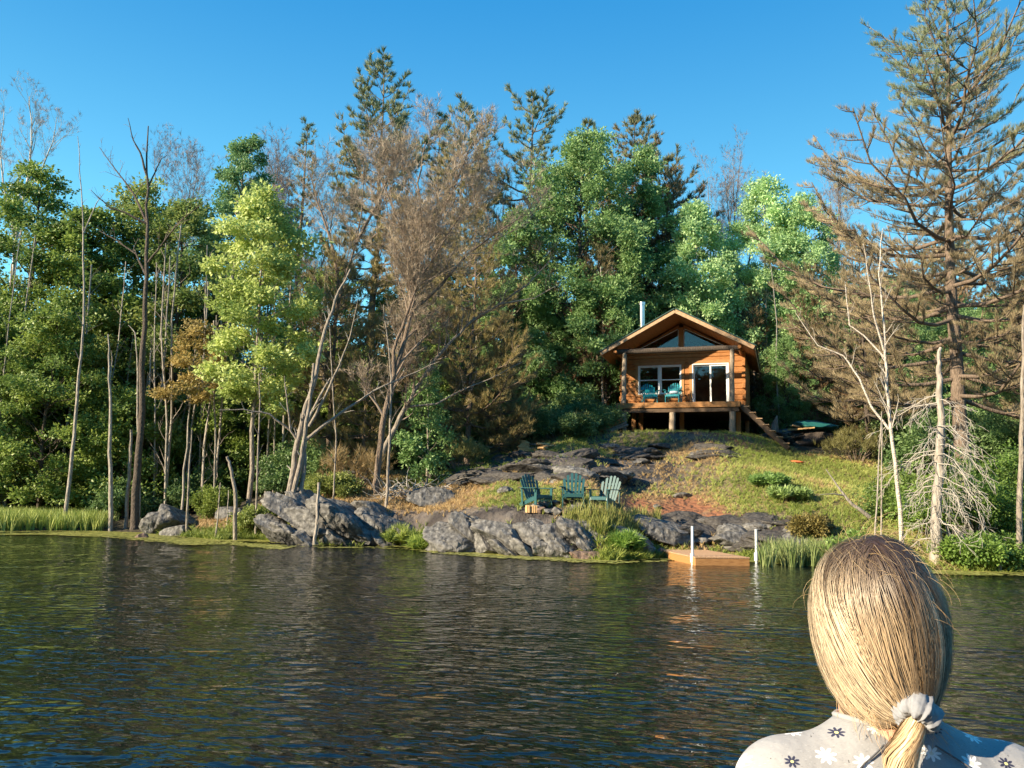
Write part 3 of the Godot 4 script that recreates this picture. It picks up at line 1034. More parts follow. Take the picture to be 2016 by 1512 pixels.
	bare("dead_stub", "short grey stub left of the tall dark dead tree", w, [
		px_stem(w, -w.z, [[246, 1045], [252, 960], [257, 900], [258, 846]], .08, .05) + [0, .25, .5],
	], {"seed": 409, "bark": "bark_grey", "twigs": "twig_pale"}, "", "dead tree")
	w = on_level(368, 1056, 0)
	bare("dead_stub", "dark dead pole standing in the shallows before the boulder", w, [
		px_stem(w, -w.z, [[367, 1062], [370, 980], [374, 900], [378, 846]], .055, .015) + [0, .15, .5],
	], {"seed": 410, "bark": "bark_grey"}, "", "dead tree")
	w = on_level(463, 1064, 0)
	bare("dead_stub", "bent grey dead pole at the water, left of the rock outcrop", w, [
		px_stem(w, -w.z, [[463, 1070], [464, 1000], [460, 950], [452, 915], [447, 899]], .075, .04),
	], {"seed": 411, "bark": "bark_grey"}, "", "dead tree")
	w = on_level(503, 1062, 0)
	bare("dead_snag", "tall thin dead stem below the lime maple", w, [
		px_stem(w, -w.z, [[503, 1066], [506, 960], [509, 860], [512, 790], [510, 735]], .045, .015) + [0, .6, .5],
	], {"seed": 412, "bark": "bark_grey", "twigs": "twig_grey"}, "", "dead tree")
	for q in [[422, 1066, 434, 950, "thin dead pole left of the bent one"], [443, 1062, 450, 965, "thinnest dead pole, close beside the bent one"], [618, 1078, 628, 950, "pale leaning pole in front of the rock outcrop"], [606, 1072, 578, 985, "short dead stick leaning left at the rock outcrop"], [41, 1005, 44, 930, "small dead stick in the reeds at the far left"]]:
		w = on_level(q[0], q[1] - 4, 0)
		bare("dead_pole", q[4], w, [px_stem(w, -w.z, [[q[0], q[1] + 4], [lerpf(q[0], q[2], .5) + 2, lerpf(q[1], q[3], .5)], [q[2], q[3]]], .035 if q[0] < 600 else .06, .012 if q[0] < 600 else .04) + [0, .3, .4]], {"seed": 413 + int(q[0]), "bark": "bark_pale", "twigs": "twig_pale"}, "", "dead tree")
	# the leaning clump
	w = at_ground(585, 985, 25.6)
	bare("leaning_dead_tree", "clump of leaning grey dead stems with bare limbs on the rock outcrop", w, [
		px_stem(w, 25.6, [[556, 1010], [575, 940], [586, 870], [602, 800], [622, 740], [640, 650], [660, 590], [690, 530]], .125, .03) + [1, .6, .6],
		px_stem(w, 25.6, [[572, 1000], [590, 920], [600, 860], [612, 770], [618, 715]], .09, .04, -.4) + [0, .4, .6],
		px_stem(w, 25.6, [[592, 990], [600, 900], [598, 840], [620, 800], [650, 745]], .08, .03, .6) + [1, .6, .5],
		px_stem(w, 25.6, [[588, 872], [572, 848], [566, 800], [560, 740]], .05, .012, -.3) + [1, .5, .35],
		px_stem(w, 25.6, [[570, 846], [530, 815], [480, 806], [430, 807]], .04, .01, -.8) + [0, .4, .4],
		px_stem(w, 25.6, [[600, 868], [640, 835], [690, 800], [735, 770], [800, 740], [865, 712]], .06, .012, .6) + [1, .5, .5],
		px_stem(w, 25.6, [[608, 840], [640, 780], [668, 720], [690, 660], [705, 590]], .05, .01, -.6) + [1, .5, .5],
	], {"seed": 420, "bark": "bark_grey", "twigs": "twig_pale", "up": .3}, "", "dead tree")
	w = at_ground(655, 970, 27.0)
	bare("slender_tree", "slender grey sapling just right of the leaning clump", w, [px_stem(w, 27, [[657, 972], [662, 860], [655, 760], [650, 660], [645, 600]], .035, .01) + [1, .6, .5]], {"seed": 421, "bark": "bark_grey", "twigs": "twig_grey"})
	# the pale treetop at the far left and bare crowns along the skyline
	w = at_ground(40, 420, 42.0)
	bare("aspen_tree", "tall white bare aspen at the far left, fine twigs against the sky", w, [
		px_stem(w, 42, [[18, 800], [22, 600], [30, 480], [44, 400], [60, 330], [62, 260], [58, 190]], .16, .02) + [2, 2.2, .5],
		px_stem(w, 42, [[30, 470], [10, 380], [0, 300], [8, 220]], .07, .015, .5) + [2, 1.9, .5],
		px_stem(w, 42, [[48, 390], [84, 330], [104, 280], [112, 230]], .06, .012, -.5) + [2, 1.8, .5],
	], {"seed": 430, "bark": "bark_white", "twigs": "twig_pale", "up": .5, "a": L(.22, .16, .12), "b": L(.36, .28, .22), "size": .3, "start": .35}, "", "bare tree")
	var bt := 0
	for q in [[600, 300, 50, "bare twiggy tree on the skyline between the oak and the tallest pine"], [540, 330, 49, "low bare tree on the skyline right of the round-topped oak"], [1412, 318, 52, "bare grey tree on the skyline above the slim aspen"], [1452, 345, 50, "bare grey tree on the skyline above the cabin's right eave"], [1640, 315, 50, "bare twiggy tree on the skyline left of the great pine"], [345, 290, 46, "fine bare tree on the skyline right of the tall dead tree"], [960, 330, 50, "bare brown tree between the centre pine and the open-topped pine"], [800, 300, 52, "bare twiggy tree on the skyline right of the tallest pine"]]:
		w = at_ground(q[0], 420, q[2])
		var hh := size_of(q[0], q[1], q[2], w)
		R.seed = 440 + bt
		var st := []
		for k in 3:
			var sp := Vector3(R.randf_range(-1, 1), 0, R.randf_range(-1, 1)) * hh * .10
			st.append([.12 if k == 0 else .08, .015, [Vector3(0, -0.3, 0), Vector3(0, hh * .45, 0) + sp * .1, Vector3(0, hh * .68, 0) + sp * .6, Vector3(0, hh * (1.0 - k * .05), 0) + sp], 2, hh * .17, .62])
		bare("bare_tree", q[3], w, st, {"seed": 440 + bt, "bark": "bark_brown", "twigs": "twig_grey", "up": .6, "start": .4, "a": L(.13, .09, .07), "b": L(.24, .18, .15), "size": .34})
		bt += 1
	# right shore
	w = at_ground(1843, 1110, 19.9)
	var sn := bare("dead_pine", "white weathered dead pine trunk with drooping grey twigs on the right shore", w, [
		px_stem(w, 19.9, [[1838, 1122], [1842, 1040], [1846, 960], [1850, 880], [1851, 800], [1851, 745], [1850, 715], [1852, 685]], .155, .04),
	], {"seed": 450, "bark": "bark_pale"}, "", "dead tree")
	R.seed = 451
	var net := Geo.new()
	for k in 46:
		var f := R.randf_range(.12, .82)
		var b := at(1845, lerpf(1115, 690, f), 19.9) - w
		var a := R.randf() * TAU
		var l := R.randf_range(.7, 1.9) * (1.0 - absf(f - .45) * .7)
		var out := Vector3(cos(a), 0, sin(a))
		var p := PackedVector3Array()
		for s in 6:
			var u := s / 5.0
			p.append(b + out * l * u + Vector3(0, l * (.10 * u - .75 * u * u), 0) + rdir() * .03 * s)
		net.tube(p, taper(.016, .004, 6), 4, false)
		sprout(net, p, .014, .004, 1, .6, .16, [], -.35, .15)
	part(sn, "branches", net, M["twig_pale"]).set_meta("kind", "stuff")
	w = at_ground(1775, 1062, 20.4)
	bare("birch_tree", "slim white birch with a forked crown before the dead pine", w, [
		px_stem(w, 20.4, [[1775, 1066], [1768, 970], [1758, 880], [1749, 790], [1742, 700], [1738, 620], [1730, 540], [1738, 450]], .065, .01) + [1, .8, .3],
		px_stem(w, 20.4, [[1750, 845], [1715, 800], [1692, 745], [1660, 700], [1610, 680], [1566, 615]], .035, .008, .8) + [1, .6, .3],
		px_stem(w, 20.4, [[1740, 690], [1720, 620], [1712, 560], [1700, 480]], .03, .008, -.5) + [1, .6, .3],
		px_stem(w, 20.4, [[1742, 705], [1700, 660], [1672, 640], [1664, 560]], .025, .008, .5) + [1, .5, .3],
	], {"seed": 452, "bark": "bark_white", "twigs": "twig_pale", "start": .4}, "", "birch tree")
	for q in [[1722, 1066, 1736, 810, "left pale pole of the pair before the birch"], [1734, 1068, 1737, 830, "right pale pole of the pair before the birch"]]:
		w = at_ground(q[0], q[1], 19.9)
		bare("dead_pole", q[4], w, [px_stem(w, 19.9, [[q[0], q[1] + 10], [lerpf(q[0], q[2], .5), lerpf(q[1], q[3], .5)], [q[2], q[3]]], .03, .012) + [0, .3, .4]], {"seed": 453 + int(q[0]), "bark": "bark_pale", "twigs": "twig_pale"}, "", "dead tree")
	w = at_ground(2006, 1125, 19.4)
	bare("dead_snag", "grey dead trunk at the right edge of the view", w, [px_stem(w, 19.4, [[2003, 1135], [2007, 1000], [2011, 860], [2016, 700], [2018, 600]], .09, .03)], {"seed": 456, "bark": "bark_grey"}, "", "dead tree")
	w = at_ground(1968, 1125, 19.3)
	bare("dead_stub", "short pale stub at the water below the right bushes", w, [px_stem(w, 19.3, [[1967, 1132], [1970, 1110], [1974, 1092]], .045, .03)], {"seed": 457, "bark": "bark_pale"}, "", "dead tree")
	w = at_ground(1705, 1012, 22.0)
	bare("fallen_branch", "forked bleached dead branch lying on the right bank", w, [
		px_stem(w, 22, [[1712, 1018], [1680, 995], [1655, 965], [1626, 924]], .06, .012),
		px_stem(w, 22, [[1662, 976], [1640, 972], [1614, 974]], .025, .008, -.3),
	], {"seed": 458, "bark": "bark_pale"}, "", "branch")
	# thin trunks in the dark of the wood
	R.seed = 460
	var proto: Node3D
	for k in 72:
		var px := R.randf_range(-20, 600) if k < 54 else R.randf_range(900, 1900)
		var dp := R.randf_range(31.8, 41.0) if px < 700 else R.randf_range(40, 50)
		w = at_ground(px, 850, dp)
		var lab := "thin grey trunk in the left wood" if px < 700 else "thin grey trunk in the wood behind the cabin"
		var grp := "thin trunks of the left wood" if px < 700 else "thin trunks behind the cabin"
		if proto == null:
			proto = bare("thin_tree", lab, w, [[.055, .02, [Vector3(0, -.3, 0), Vector3(.1, 4, .05), Vector3(-.05, 8, 0), Vector3(.1, 12, .1)], 1, 1.2, .6]], {"seed": 461, "bark": "bark_pale", "twigs": "twig_grey", "start": .35}, grp, "tree")
		else:
			lab = lab.replace("thin grey trunk", ["thin grey trunk", "thin leaning grey trunk"][k % 2] + (" far back" if dp > (38.0 if px < 700 else 45.0) else ""))
			if px < 700: lab += ", " + ("behind the reed bed" if px < 150 else ("behind the silver-white dead trunk" if px < 260 else ("behind the small tan-leaved maple" if px < 400 else "below the lime maple")))
			else: lab += ", " + ("left of the cabin" if px < 1200 else ("over its roof" if px < 1480 else "to its right"))
			var d := copy(proto, lab, w, R.randf() * TAU, 1.0, grp)
			d.scale = Vector3(R.randf_range(.7, 1.5), R.randf_range(.55, 1.0), R.randf_range(.7, 1.5))
			d.rotation.z = R.randf_range(-.03, .03) if k % 2 == 0 else R.randf_range(.05, .10)
	backwood()

# the mass of the wood: copies of a few trees, rank behind rank
func backwood() -> void:
	R.seed = 500
	var kinds := [
		leafy("wood_tree", "dark green tree filling the left wood", Vector3(-19, 0, -33), {"h": 11.0, "r": 2.6, "low": .12, "clumps": 44, "per": 34, "a": MID_A, "b": Color(.17, .22, .05), "sprig": "maple", "flat": .4, "seed": 501, "bark": "bark_dark"}, "dark trees of the left wood"),
		leafy("understorey_tree", "low dark leafy tree under the left wood", Vector3(-17, 0, -34), {"h": 6.0, "r": 2.0, "low": .06, "clumps": 36, "per": 30, "a": MID_A, "b": Color(.17, .22, .05), "sprig": "maple", "flat": .45, "seed": 502, "bark": "bark_dark"}, "low trees under the left wood"),
		pine("wood_pine", "dusky pine filling the wood behind the cabin", Vector3(12, 0, -46), {"h": 14.0, "r": 3.0, "low": .08, "rows": 19, "cols": DUSK, "turn": .7, "size": .42, "seed": 503, "dens": .8}, "dusky pines behind the cabin"),
		leafy("back_tree", "green tree filling the wood behind the cabin", Vector3(14, 0, -44), {"h": 11.0, "r": 2.8, "low": .1, "clumps": 40, "per": 36, "a": Color(.04, .09, .028), "b": Color(.17, .25, .095), "seed": 504, "bark": "bark_dark"}, "green trees behind the cabin"),
		bush("undergrowth_bush", "leafy undergrowth bush at the foot of the wood", Vector3(9, 0, -42), {"h": 1.8, "r": 1.5, "clumps": 16, "per": 26, "a": Color(.04, .09, .028), "b": Color(.17, .25, .095), "seed": 505, "sprig": "broad", "size": .8}, "undergrowth bushes at the foot of the wood"),
	]
	var firsts := [true, true, true, true, true]
	var spots := []
	for x in range(-34, 0, 3):       # left wood, off to the left of the frame as well, where its shade comes from
		for z in [32.5, 36.5, 41.0, 46.0]:
			var xx: float = x + R.randf_range(-1.1, 1.1)
			if z < 34.0 and (xx > -14.0 or xx < -27.0): continue
			if z < 38.0 and xx > -8.5: continue
			if xx > -4.0 and z < 44.0: continue
			spots.append([0 if R.randf() < .62 else 1, xx, z + R.randf_range(-1.2, 1.2), R.randf_range(.75, 1.0) if z < 40.0 else R.randf_range(.8, 1.05)])
	for x in range(-54, -34, 3):
		for z in [31.5, 37.0]:
			spots.append([0, x + R.randf_range(-1, 1), z + R.randf_range(-1, 1), R.randf_range(.85, 1.1)])
	for x in range(-16, -6, 2):
		spots.append([1, x + R.randf_range(-.6, .6), 34.5 + R.randf_range(0, 3.5) + (1.5 if x > -12 else 0.0), R.randf_range(.7, 1.1)])
	for x in range(-4, 34, 3):
		for z in [42.5, 47.0, 53.0]:
			var xx: float = x + R.randf_range(-1.1, 1.1)
			if z < 45.0 and absf(xx - 9.0) < 4.0: continue
			var k := R.randf()
			spots.append([2 if k < .45 else 3, xx, z + R.randf_range(-1.2, 1.2), R.randf_range(.55, .8)])
	for x in range(-36, -3, 3):
		spots.append([0 if R.randf() < .6 else 3, x + R.randf_range(-1.2, 1.2), 52.0 + R.randf_range(-2, 2), R.randf_range(.85, 1.1)])
	for x in range(-6, 40, 3):
		for z in [58.0, 65.0]:
			spots.append([3 if R.randf() < .6 else 2, x + R.randf_range(-1.2, 1.2), z + R.randf_range(-2, 2), R.randf_range(.75, 1.0)])
	for q in [[2, 17, 37, .5], [3, 20, 36, .6], [2, 22, 32, .75], [3, 19.5, 29.5, .5], [3, 24, 27, .7], [3, 14.2, 41, .5], [2, 16, 41.5, .7]]:
		spots.append(q)
	for k in 44:
		var xx := R.randf_range(-16, 21)
		var edge := 35.0 + R.randf() * 4.0
		if xx < -9.0:
			edge = 31.5 + R.randf() * 4.0
			if k % 3: continue
		elif xx < -2.0: edge = lerpf(31.0, 35.0, (xx + 9.0) / 7.0) + R.randf() * 3.0
		elif xx > 4.0 and xx < 12.5: edge = 43.0 + R.randf() * 2.0
		elif xx >= 12.5 and xx < 15.5: edge = 42.5 + R.randf() * 2.0
		elif xx > 15.5: edge = 29.0 + R.randf() * 8.0
		elif xx < 4.0: edge = 35.5 + R.randf() * 4.0
		spots.append([4, xx, edge, R.randf_range(.6, 1.15)])
	for q in spots:
		var k: int = q[0]
		var w := Vector3(q[1], ground_y(q[1], -q[2]) - .05, -q[2])
		var turn := R.randf() * TAU
		if firsts[k]:
			firsts[k] = false
			kinds[k].position = w
			kinds[k].scale = Vector3.ONE * q[3]
			continue
		copy(kinds[k], "", w, turn, q[3])
	for o in get_children():
		for k in kinds.size():
			if String(o.name).begins_with(String(kinds[k].name)):
				var v: Vector3 = o.position
				var px: float = v.x / -v.z
				var place := "outside the view on the left"
				for z in [[-.74, "beyond the left edge of the view"], [-.64, "at the left edge of the wood"], [-.55, "behind the thin dead stem with a pale foot"], [-.44, "behind the tall dark dead tree"], [-.33, "behind the lime maple"], [-.22, "behind the leaning grey stems"], [-.08, "behind the forked budding tree"], [.05, "behind the centre pine"], [.14, "left of the cabin"], [.27, "straight behind the cabin"], [.38, "right behind the cabin stairs"], [.50, "behind the white birch"], [.62, "behind the great browning pine"], [9.0, "at the right edge of the wood"]]:
					if px < z[0]:
						place = z[1]
						break
				var rank := "front-rank " if -v.z < 36.0 else ("" if -v.z < 45.0 else ("rear " if -v.z < 55.0 else "rearmost "))
				o.set_meta("label", rank + ["dark layered green tree", "low dark leafy tree", "dusky brown-green pine", "mid-green leafy tree", "low leafy undergrowth bush"][k] + " " + place)

# ---------------------------------------------------------------- the cabin
func bx(parent: Node, called: String, c: Vector3, s: Vector3, m: String, ch := 0.008, rot := Basis.IDENTITY) -> MeshInstance3D:
	var g := Geo.new()
	g.box(Transform3D(Basis.IDENTITY, Vector3.ZERO), s, ch)
	var o := part(parent, called, g, M[m])
	o.position = c
	o.basis = rot
	return o

func rod(parent: Node, called: String, a: Vector3, b: Vector3, r0: float, r1: float, m: String, sides := 12, rough := 0.0, n := 2, bend := 0.0) -> MeshInstance3D:
	var g := Geo.new()
	var p := PackedVector3Array()
	for i in n:
		var f := float(i) / (n - 1)
		p.append((b - a) * f + Vector3(sin(f * 9.0), 0, cos(f * 7.0)) * bend)
	g.tube(p, taper(r0, r1, n), sides, true, Color.WHITE, rough)
	var o := part(parent, called, g, M[m])
	o.position = a
	return o

# a wall of squared logs along x, in the wall's own plane, with openings [x0, x1, y0, y1] left free
func log_wall(w: Node3D, x0: float, x1: float, base: float, rows: int, hgt: float, holes: Array, jut: float, odd: int) -> void:
	for k in rows:
		var y := base + (k + 0.5) * hgt
		var cuts := [[x0 - (jut if k % 2 == odd else -0.09), x1 + (jut if k % 2 == odd else -0.09)]]
		for h in holes:
			if y + hgt * .4 > h[2] and y - hgt * .4 < h[3]:
				var nc := []
				for c in cuts:
					if h[0] > c[0] and h[1] < c[1]:
						nc.append([c[0], h[0]]); nc.append([h[1], c[1]])
					else:
						nc.append(c)
				cuts = nc
		for c in cuts:
			if c[1] - c[0] > 0.05:
				bx(w, "log", Vector3((c[0] + c[1]) * .5, y, R.randf_range(-.006, .006)), Vector3(c[1] - c[0], hgt - .012, .17), "log", 0.022)

func sash(parent: Node, called: String, x0: float, x1: float, y0: float, y1: float, z: float, t: float) -> void:
	var f := holder(parent, called)
	bx(f, "rail", Vector3((x0 + x1) * .5, y0 + t * .5, z), Vector3(x1 - x0, t, .04), "white_vinyl", .004)
	bx(f, "rail", Vector3((x0 + x1) * .5, y1 - t * .5, z), Vector3(x1 - x0, t, .04), "white_vinyl", .004)
	for x in [x0 + t * .5, x1 - t * .5]:
		bx(f, "stile", Vector3(x, (y0 + y1) * .5, z), Vector3(t, y1 - y0 - 2 * t - .002, .04), "white_vinyl", .004)
	bx(f, "pane", Vector3((x0 + x1) * .5, (y0 + y1) * .5, z), Vector3(x1 - x0 - 2 * t + .01, y1 - y0 - 2 * t + .01, .006), "glass", .001)

func tri_pane(parent: Node, called: String, pts: Array, z: float, th: float, m: String) -> void:
	var g := Geo.new()
	var f := []
	var b := []
	var mid := Vector3.ZERO
	for p in pts:
		f.append(Vector3(p.x, p.y, z + th * .5))
		b.append(Vector3(p.x, p.y, z - th * .5))
		mid += Vector3(p.x, p.y, z) / pts.size()
	g.poly(f, Vector3.BACK)
	g.poly(b, Vector3.FORWARD)
	for i in pts.size():
		var j := (i + 1) % pts.size()
		var o: Vector3 = (f[i] + f[j]) * .5 - mid
		g.poly([f[i], f[j], b[j], b[i]], Vector3(o.x, o.y, 0))
	part(parent, called, g, M[m])

func make_cabin() -> void:
	R.seed = 600
	var o := at(1332, 797, 36.0)
	o.y = 4.45
	var c := thing("log_cabin", "small honey-coloured log cabin with a green gable roof, raised on posts above the bank", "cabin", o, deg_to_rad(-19.0))
	var DK := 1.5        # deck top
	var ZW := -1.85      # front wall plane
	var HW := 2.95       # half width of the walls
	var RISE := .535
	# the deck
	var dk := holder(c, "deck")
	for k in 12:
		bx(dk, "board", Vector3(0, DK - .02, -.09 - k * .152), Vector3(5.5, .036, .145), "board", .006)
	bx(dk, "fascia", Vector3(-1.4, DK - .13, .015), Vector3(2.75, .25, .045), "deck_fascia")
	bx(dk, "fascia", Vector3(1.38, DK - .13, .012), Vector3(2.79, .25, .045), "deck_fascia")
	bx(dk, "fascia", Vector3(-2.772, DK - .13, -.9), Vector3(.045, .25, 1.78), "deck_fascia")
	bx(dk, "fascia", Vector3(2.772, DK - .13, -.9), Vector3(.045, .25, 1.78), "deck_fascia")
	bx(dk, "beam", Vector3(0, DK - .36, -.07), Vector3(5.46, .19, .09), "beam")
	for k in 8:
		bx(dk, "joist", Vector3(-2.5 + k * .714, DK - .15, -.95), Vector3(.045, .2, 1.7), "beam")
	for x in [-2.46, -.22, 2.42]:
		var fy := ground_y((c.transform * Vector3(x, 0, -.1)).x, (c.transform * Vector3(x, 0, -.1)).z) - o.y - .3
		rod(c, "deck_post", Vector3(x, fy, -.12), Vector3(x + .02, DK - .46, -.12), .15, .135, "post", 12, .05, 5, .01)
	for x in [-2.3, -1.95, 0.0, 2.6]:
		bx(c, "foundation_post", Vector3(x, .35, ZW - .1), Vector3(.2, 2.0, .2), "board")
	for x in [-2.8, 0.0, 2.8]:
		bx(c, "foundation_post", Vector3(x, .55, -6.1), Vector3(.2, 1.6, .2), "board")
	bx(c, "floor", Vector3(0, DK - .16, -3.95), Vector3(5.9, .26, 4.3), "beam")
	# walls
	var fw := holder(c, "front_wall")
	fw.position = Vector3(0.02, 0, ZW)
	var win := [-2.08, 0.0, DK + .60, DK + 2.02]
	var door := [.50, 2.2, DK + .0, DK + 2.04]
	log_wall(fw, -HW, HW, DK, 9, .262, [[win[0] - .12, win[1] + .12, win[2] - .0, win[3] + .0], [door[0] - .1, door[1] + .1, door[2], door[3]]], .0, 0)
	var wt := DK + 9 * .262
	for sx in [-1, 1]:
		var sw := holder(c, "left_wall" if sx < 0 else "right_wall")
		sw.position = Vector3(sx * (HW - .08) + .02, 0, ZW - 2.1)
		sw.rotation.y = PI / 2
		log_wall(sw, -2.1, 2.1, DK, 9, .262, [], .33, 1)
	var bw := holder(c, "back_wall")
	bw.position = Vector3(0.02, 0, ZW - 4.2)
	log_wall(bw, -HW, HW, DK, 9, .262, [], .0, 0)
	# trim round the openings
	for q in [[win, "window"], [door, "door"]]:
		var a: Array = q[0]
		bx(fw, "trim", Vector3((a[0] + a[1]) * .5, a[3] + .075, .10), Vector3(a[1] - a[0] + .34, .145, .04), "board")
		bx(fw, "trim", Vector3(a[0] - .065, (a[2] + a[3]) * .5, .10), Vector3(.125, a[3] - a[2], .038), "board")
		bx(fw, "trim", Vector3(a[1] + .065, (a[2] + a[3]) * .5, .10), Vector3(.125, a[3] - a[2], .038), "board")
	bx(fw, "trim", Vector3((win[0] + win[1]) * .5, win[2] - .05, .11), Vector3(win[1] - win[0] + .3, .09, .06), "board")
	# double-hung window pair
	var wi := holder(c, "window")
	wi.position = fw.position
	var cx: float = (win[0] + win[1]) * .5
	for s in [-1, 1]:
		var x0: float = win[0] + .05 if s < 0 else cx + .05
		var x1: float = cx - .05 if s < 0 else win[1] - .05
		var my: float = (win[2] + win[3]) * .5
		sash(wi, "upper_sash", x0, x1, my - .02, win[3] - .05, .035, .045)
		sash(wi, "lower_sash", x0, x1, win[2] + .05, my + .02, .0, .045)
	bx(wi, "frame", Vector3(cx, win[2] + .025, .05), Vector3(win[1] - win[0], .05, .12), "white_vinyl")
	bx(wi, "frame", Vector3(cx, win[3] - .025, .05), Vector3(win[1] - win[0], .05, .12), "white_vinyl")
	for x in [win[0] + .025, cx, win[1] - .025]:
		bx(wi, "frame", Vector3(x, (win[2] + win[3]) * .5, .052), Vector3(.05 if x != cx else .11, win[3] - win[2] - .1, .12), "white_vinyl")
	# sliding door
	var sd := holder(c, "sliding_door")
	sd.position = fw.position
	bx(sd, "frame", Vector3((door[0] + door[1]) * .5, door[3] - .03, .05), Vector3(door[1] - door[0], .06, .13), "white_vinyl")
	bx(sd, "frame", Vector3((door[0] + door[1]) * .5, door[2] + .03, .05), Vector3(door[1] - door[0], .06, .13), "white_vinyl")
	for x in [door[0] + .03, door[1] - .03]:
		bx(sd, "frame", Vector3(x, (door[2] + door[3]) * .5, .05), Vector3(.06, door[3] - door[2] - .121, .13), "white_vinyl")
	var dm: float = (door[0] + door[1]) * .5
	sash(sd, "fixed_panel", door[0] + .062, dm + .04, door[2] + .062, door[3] - .062, .0, .06)
	sash(sd, "sliding_panel", dm - .04, door[1] - .062, door[2] + .062, door[3] - .062, .05, .075)
	bx(sd, "handle", Vector3(dm, DK + 1.0, .09), Vector3(.03, .22, .04), "galvanised")
	# gable with its two triangular panes
	var apex := wt + HW * RISE + .10
	var gb := holder(c, "gable")
	gb.position = fw.position
	bx(gb, "header_log", Vector3(0, wt + .09, .0), Vector3(5.9, .17, .18), "log", .02)
	var y0 := DK + 2.86
	bx(gb, "header_log", Vector3(0, wt + .31, .0), Vector3(5.5, .25, .17), "log", .02)
	bx(gb, "king_post", Vector3(0, (y0 + apex) * .5 - .1, .02), Vector3(.22, apex - y0 - .2, .16), "board")
	for s in [-1.0, 1.0]:
		var xo := 2.0
		var top: float = apex - .27
		# boards closing the gable above and beyond the panes
		var poly := [Vector2(s * .11, apex - .06), Vector2(s * .11, top), Vector2(s * xo, y0), Vector2(s * (HW + .05), wt + .18), Vector2(s * (HW - .4), wt + .18)]
		tri_pane(gb, "gable_board", poly if s > 0 else poly, .02, .12, "log")
		tri_pane(gb, "pane", [Vector2(s * .115, y0 + .03), Vector2(s * (xo - .06), y0 + .03), Vector2(s * .115, top - .02)], .03, .01, "glass")
		bx(gb, "sash_rail", Vector3(s * (xo * .5), y0 + .015, .06), Vector3(xo - .15, .03, .05), "white_vinyl", .004)
		bx(gb, "sash_rail", Vector3(s * .135, (y0 + top) * .5, .062), Vector3(.03, top - y0 - .1, .05), "white_vinyl", .004)
		var dv := Vector3(s * xo, y0, .06) - Vector3(s * .13, top, .06)
		bx(gb, "sash_rail", Vector3(s * (xo + .13) * .5, (y0 + top) * .5 + .005, .064), Vector3(dv.length() - .06, .03, .05), "white_vinyl", .004, Basis(Vector3.BACK, atan2(dv.y, dv.x) if s > 0 else atan2(-dv.y, -dv.x)))
		tri_pane(c, "back_gable", [Vector2(0, apex - .06), Vector2(s * (HW + .05), apex - .06 - (HW + .05) * RISE), Vector2(s * HW, wt), Vector2(0, wt)], ZW - 4.2, .12, "log")
	# what closes the room under the roof
	for s in [-1.0, 1.0]:
		bx(c, "plate_log", Vector3(s * (HW - .08) + .02, wt + .07, ZW - 2.1), Vector3(.17, .14, 4.3), "log", .02)
	bx(c, "inner_wall", Vector3(0.02, DK + 1.2, ZW - 3.6), Vector3(5.5, 2.3, .05), "log")
	bx(c, "ceiling", Vector3(0.02, wt + .02, ZW - 2.1), Vector3(5.5, .04, 3.9), "log")
	# roof
	var rf := holder(c, "roof")
	var eh := 3.45
	var zf := .28
	var zb := -6.6
	var ang := atan(RISE)
	var sl := eh / cos(ang)
	for s in [-1.0, 1.0]:
		var rb := Basis(Vector3.BACK, -s * ang)
		var mid := Vector3(s * eh * .5, apex + .14 - eh * .5 * RISE, (zf + zb) * .5)
		var up := rb * Vector3.UP
		bx(rf, "roof_panel", mid + up * .115, Vector3(sl + .08, .055, zf - zb + .10), "roof_metal", .008, rb)
		for k in 14:
			bx(rf, "roof_seam", mid + up * .155 + Vector3(0, 0, (k - 6.5) * .47), Vector3(sl + .05, .03, .025), "roof_metal", .005, rb)
		for k in 16:
			bx(rf, "soffit_board", mid + rb * Vector3((k - 7.5) * sl / 16.0, -.065 + R.randf_range(-.003, .003), -.02), Vector3(sl / 16.0 - .006, .022, zf - zb - .16), "soffit", .004, rb)
		bx(rf, "rake_board", mid + rb * Vector3(0, .0, 0) + Vector3(0, 0, (zf - zb) * .5 - .01), Vector3(sl - .01, .17, .045), "fascia", .006, rb)
		bx(rf, "rake_board", mid + Vector3(0, 0, -(zf - zb) * .5 + .01), Vector3(sl - .01, .17, .045), "fascia", .006, rb)
		bx(rf, "eave_board", Vector3(s * (eh + .01), apex + .12 - eh * RISE, (zf + zb) * .5), Vector3(.04, .16, zf - zb - .1), "fascia", .006)
		for x in [s * (HW - .15)]:
			rod(rf, "purlin", Vector3(x, apex - absf(x) * RISE - .12, zf - .1), Vector3(x, apex - absf(x) * RISE - .12, ZW), .075, .075, "log", 8)
	# porch posts and the log across them
	for x in [-2.46, 2.42]:
		rod(c, "porch_post", Vector3(x, DK, -.16), Vector3(x + .05, DK + 2.38, -.16), .115, .10, "post", 12, .05, 6, .012)
	rod(c, "porch_log", Vector3(-2.85, DK + 2.46, -.16), Vector3(2.80, DK + 2.44, -.16), .125, .11, "bark_dark", 12, .06, 7, .012)
	# stove pipe
	var sp := at(1264.5, 600, 39.3)
	var loc := c.transform.affine_inverse() * sp
	var pipe := rod(c, "stove_pipe", Vector3(loc.x, loc.y - 1.5, loc.z), Vector3(loc.x, loc.y - .02, loc.z), .13, .13, "steel", 16)
	rod(pipe, "cap", Vector3(0, 1.47, 0), Vector3(0, 1.62, 0), .165, .165, "steel", 16)
	rod(pipe, "collar", Vector3(0, .55, 0), Vector3(0, .6, 0), .137, .137, "steel", 16)
	# stairs at the right end of the deck
	var st := holder(c, "stairs")
	var g0 := ground_y((c.transform * Vector3(4.6, 0, -.6)).x, (c.transform * Vector3(4.6, 0, -.6)).z) - o.y
	var run := (4.75 - 2.82)
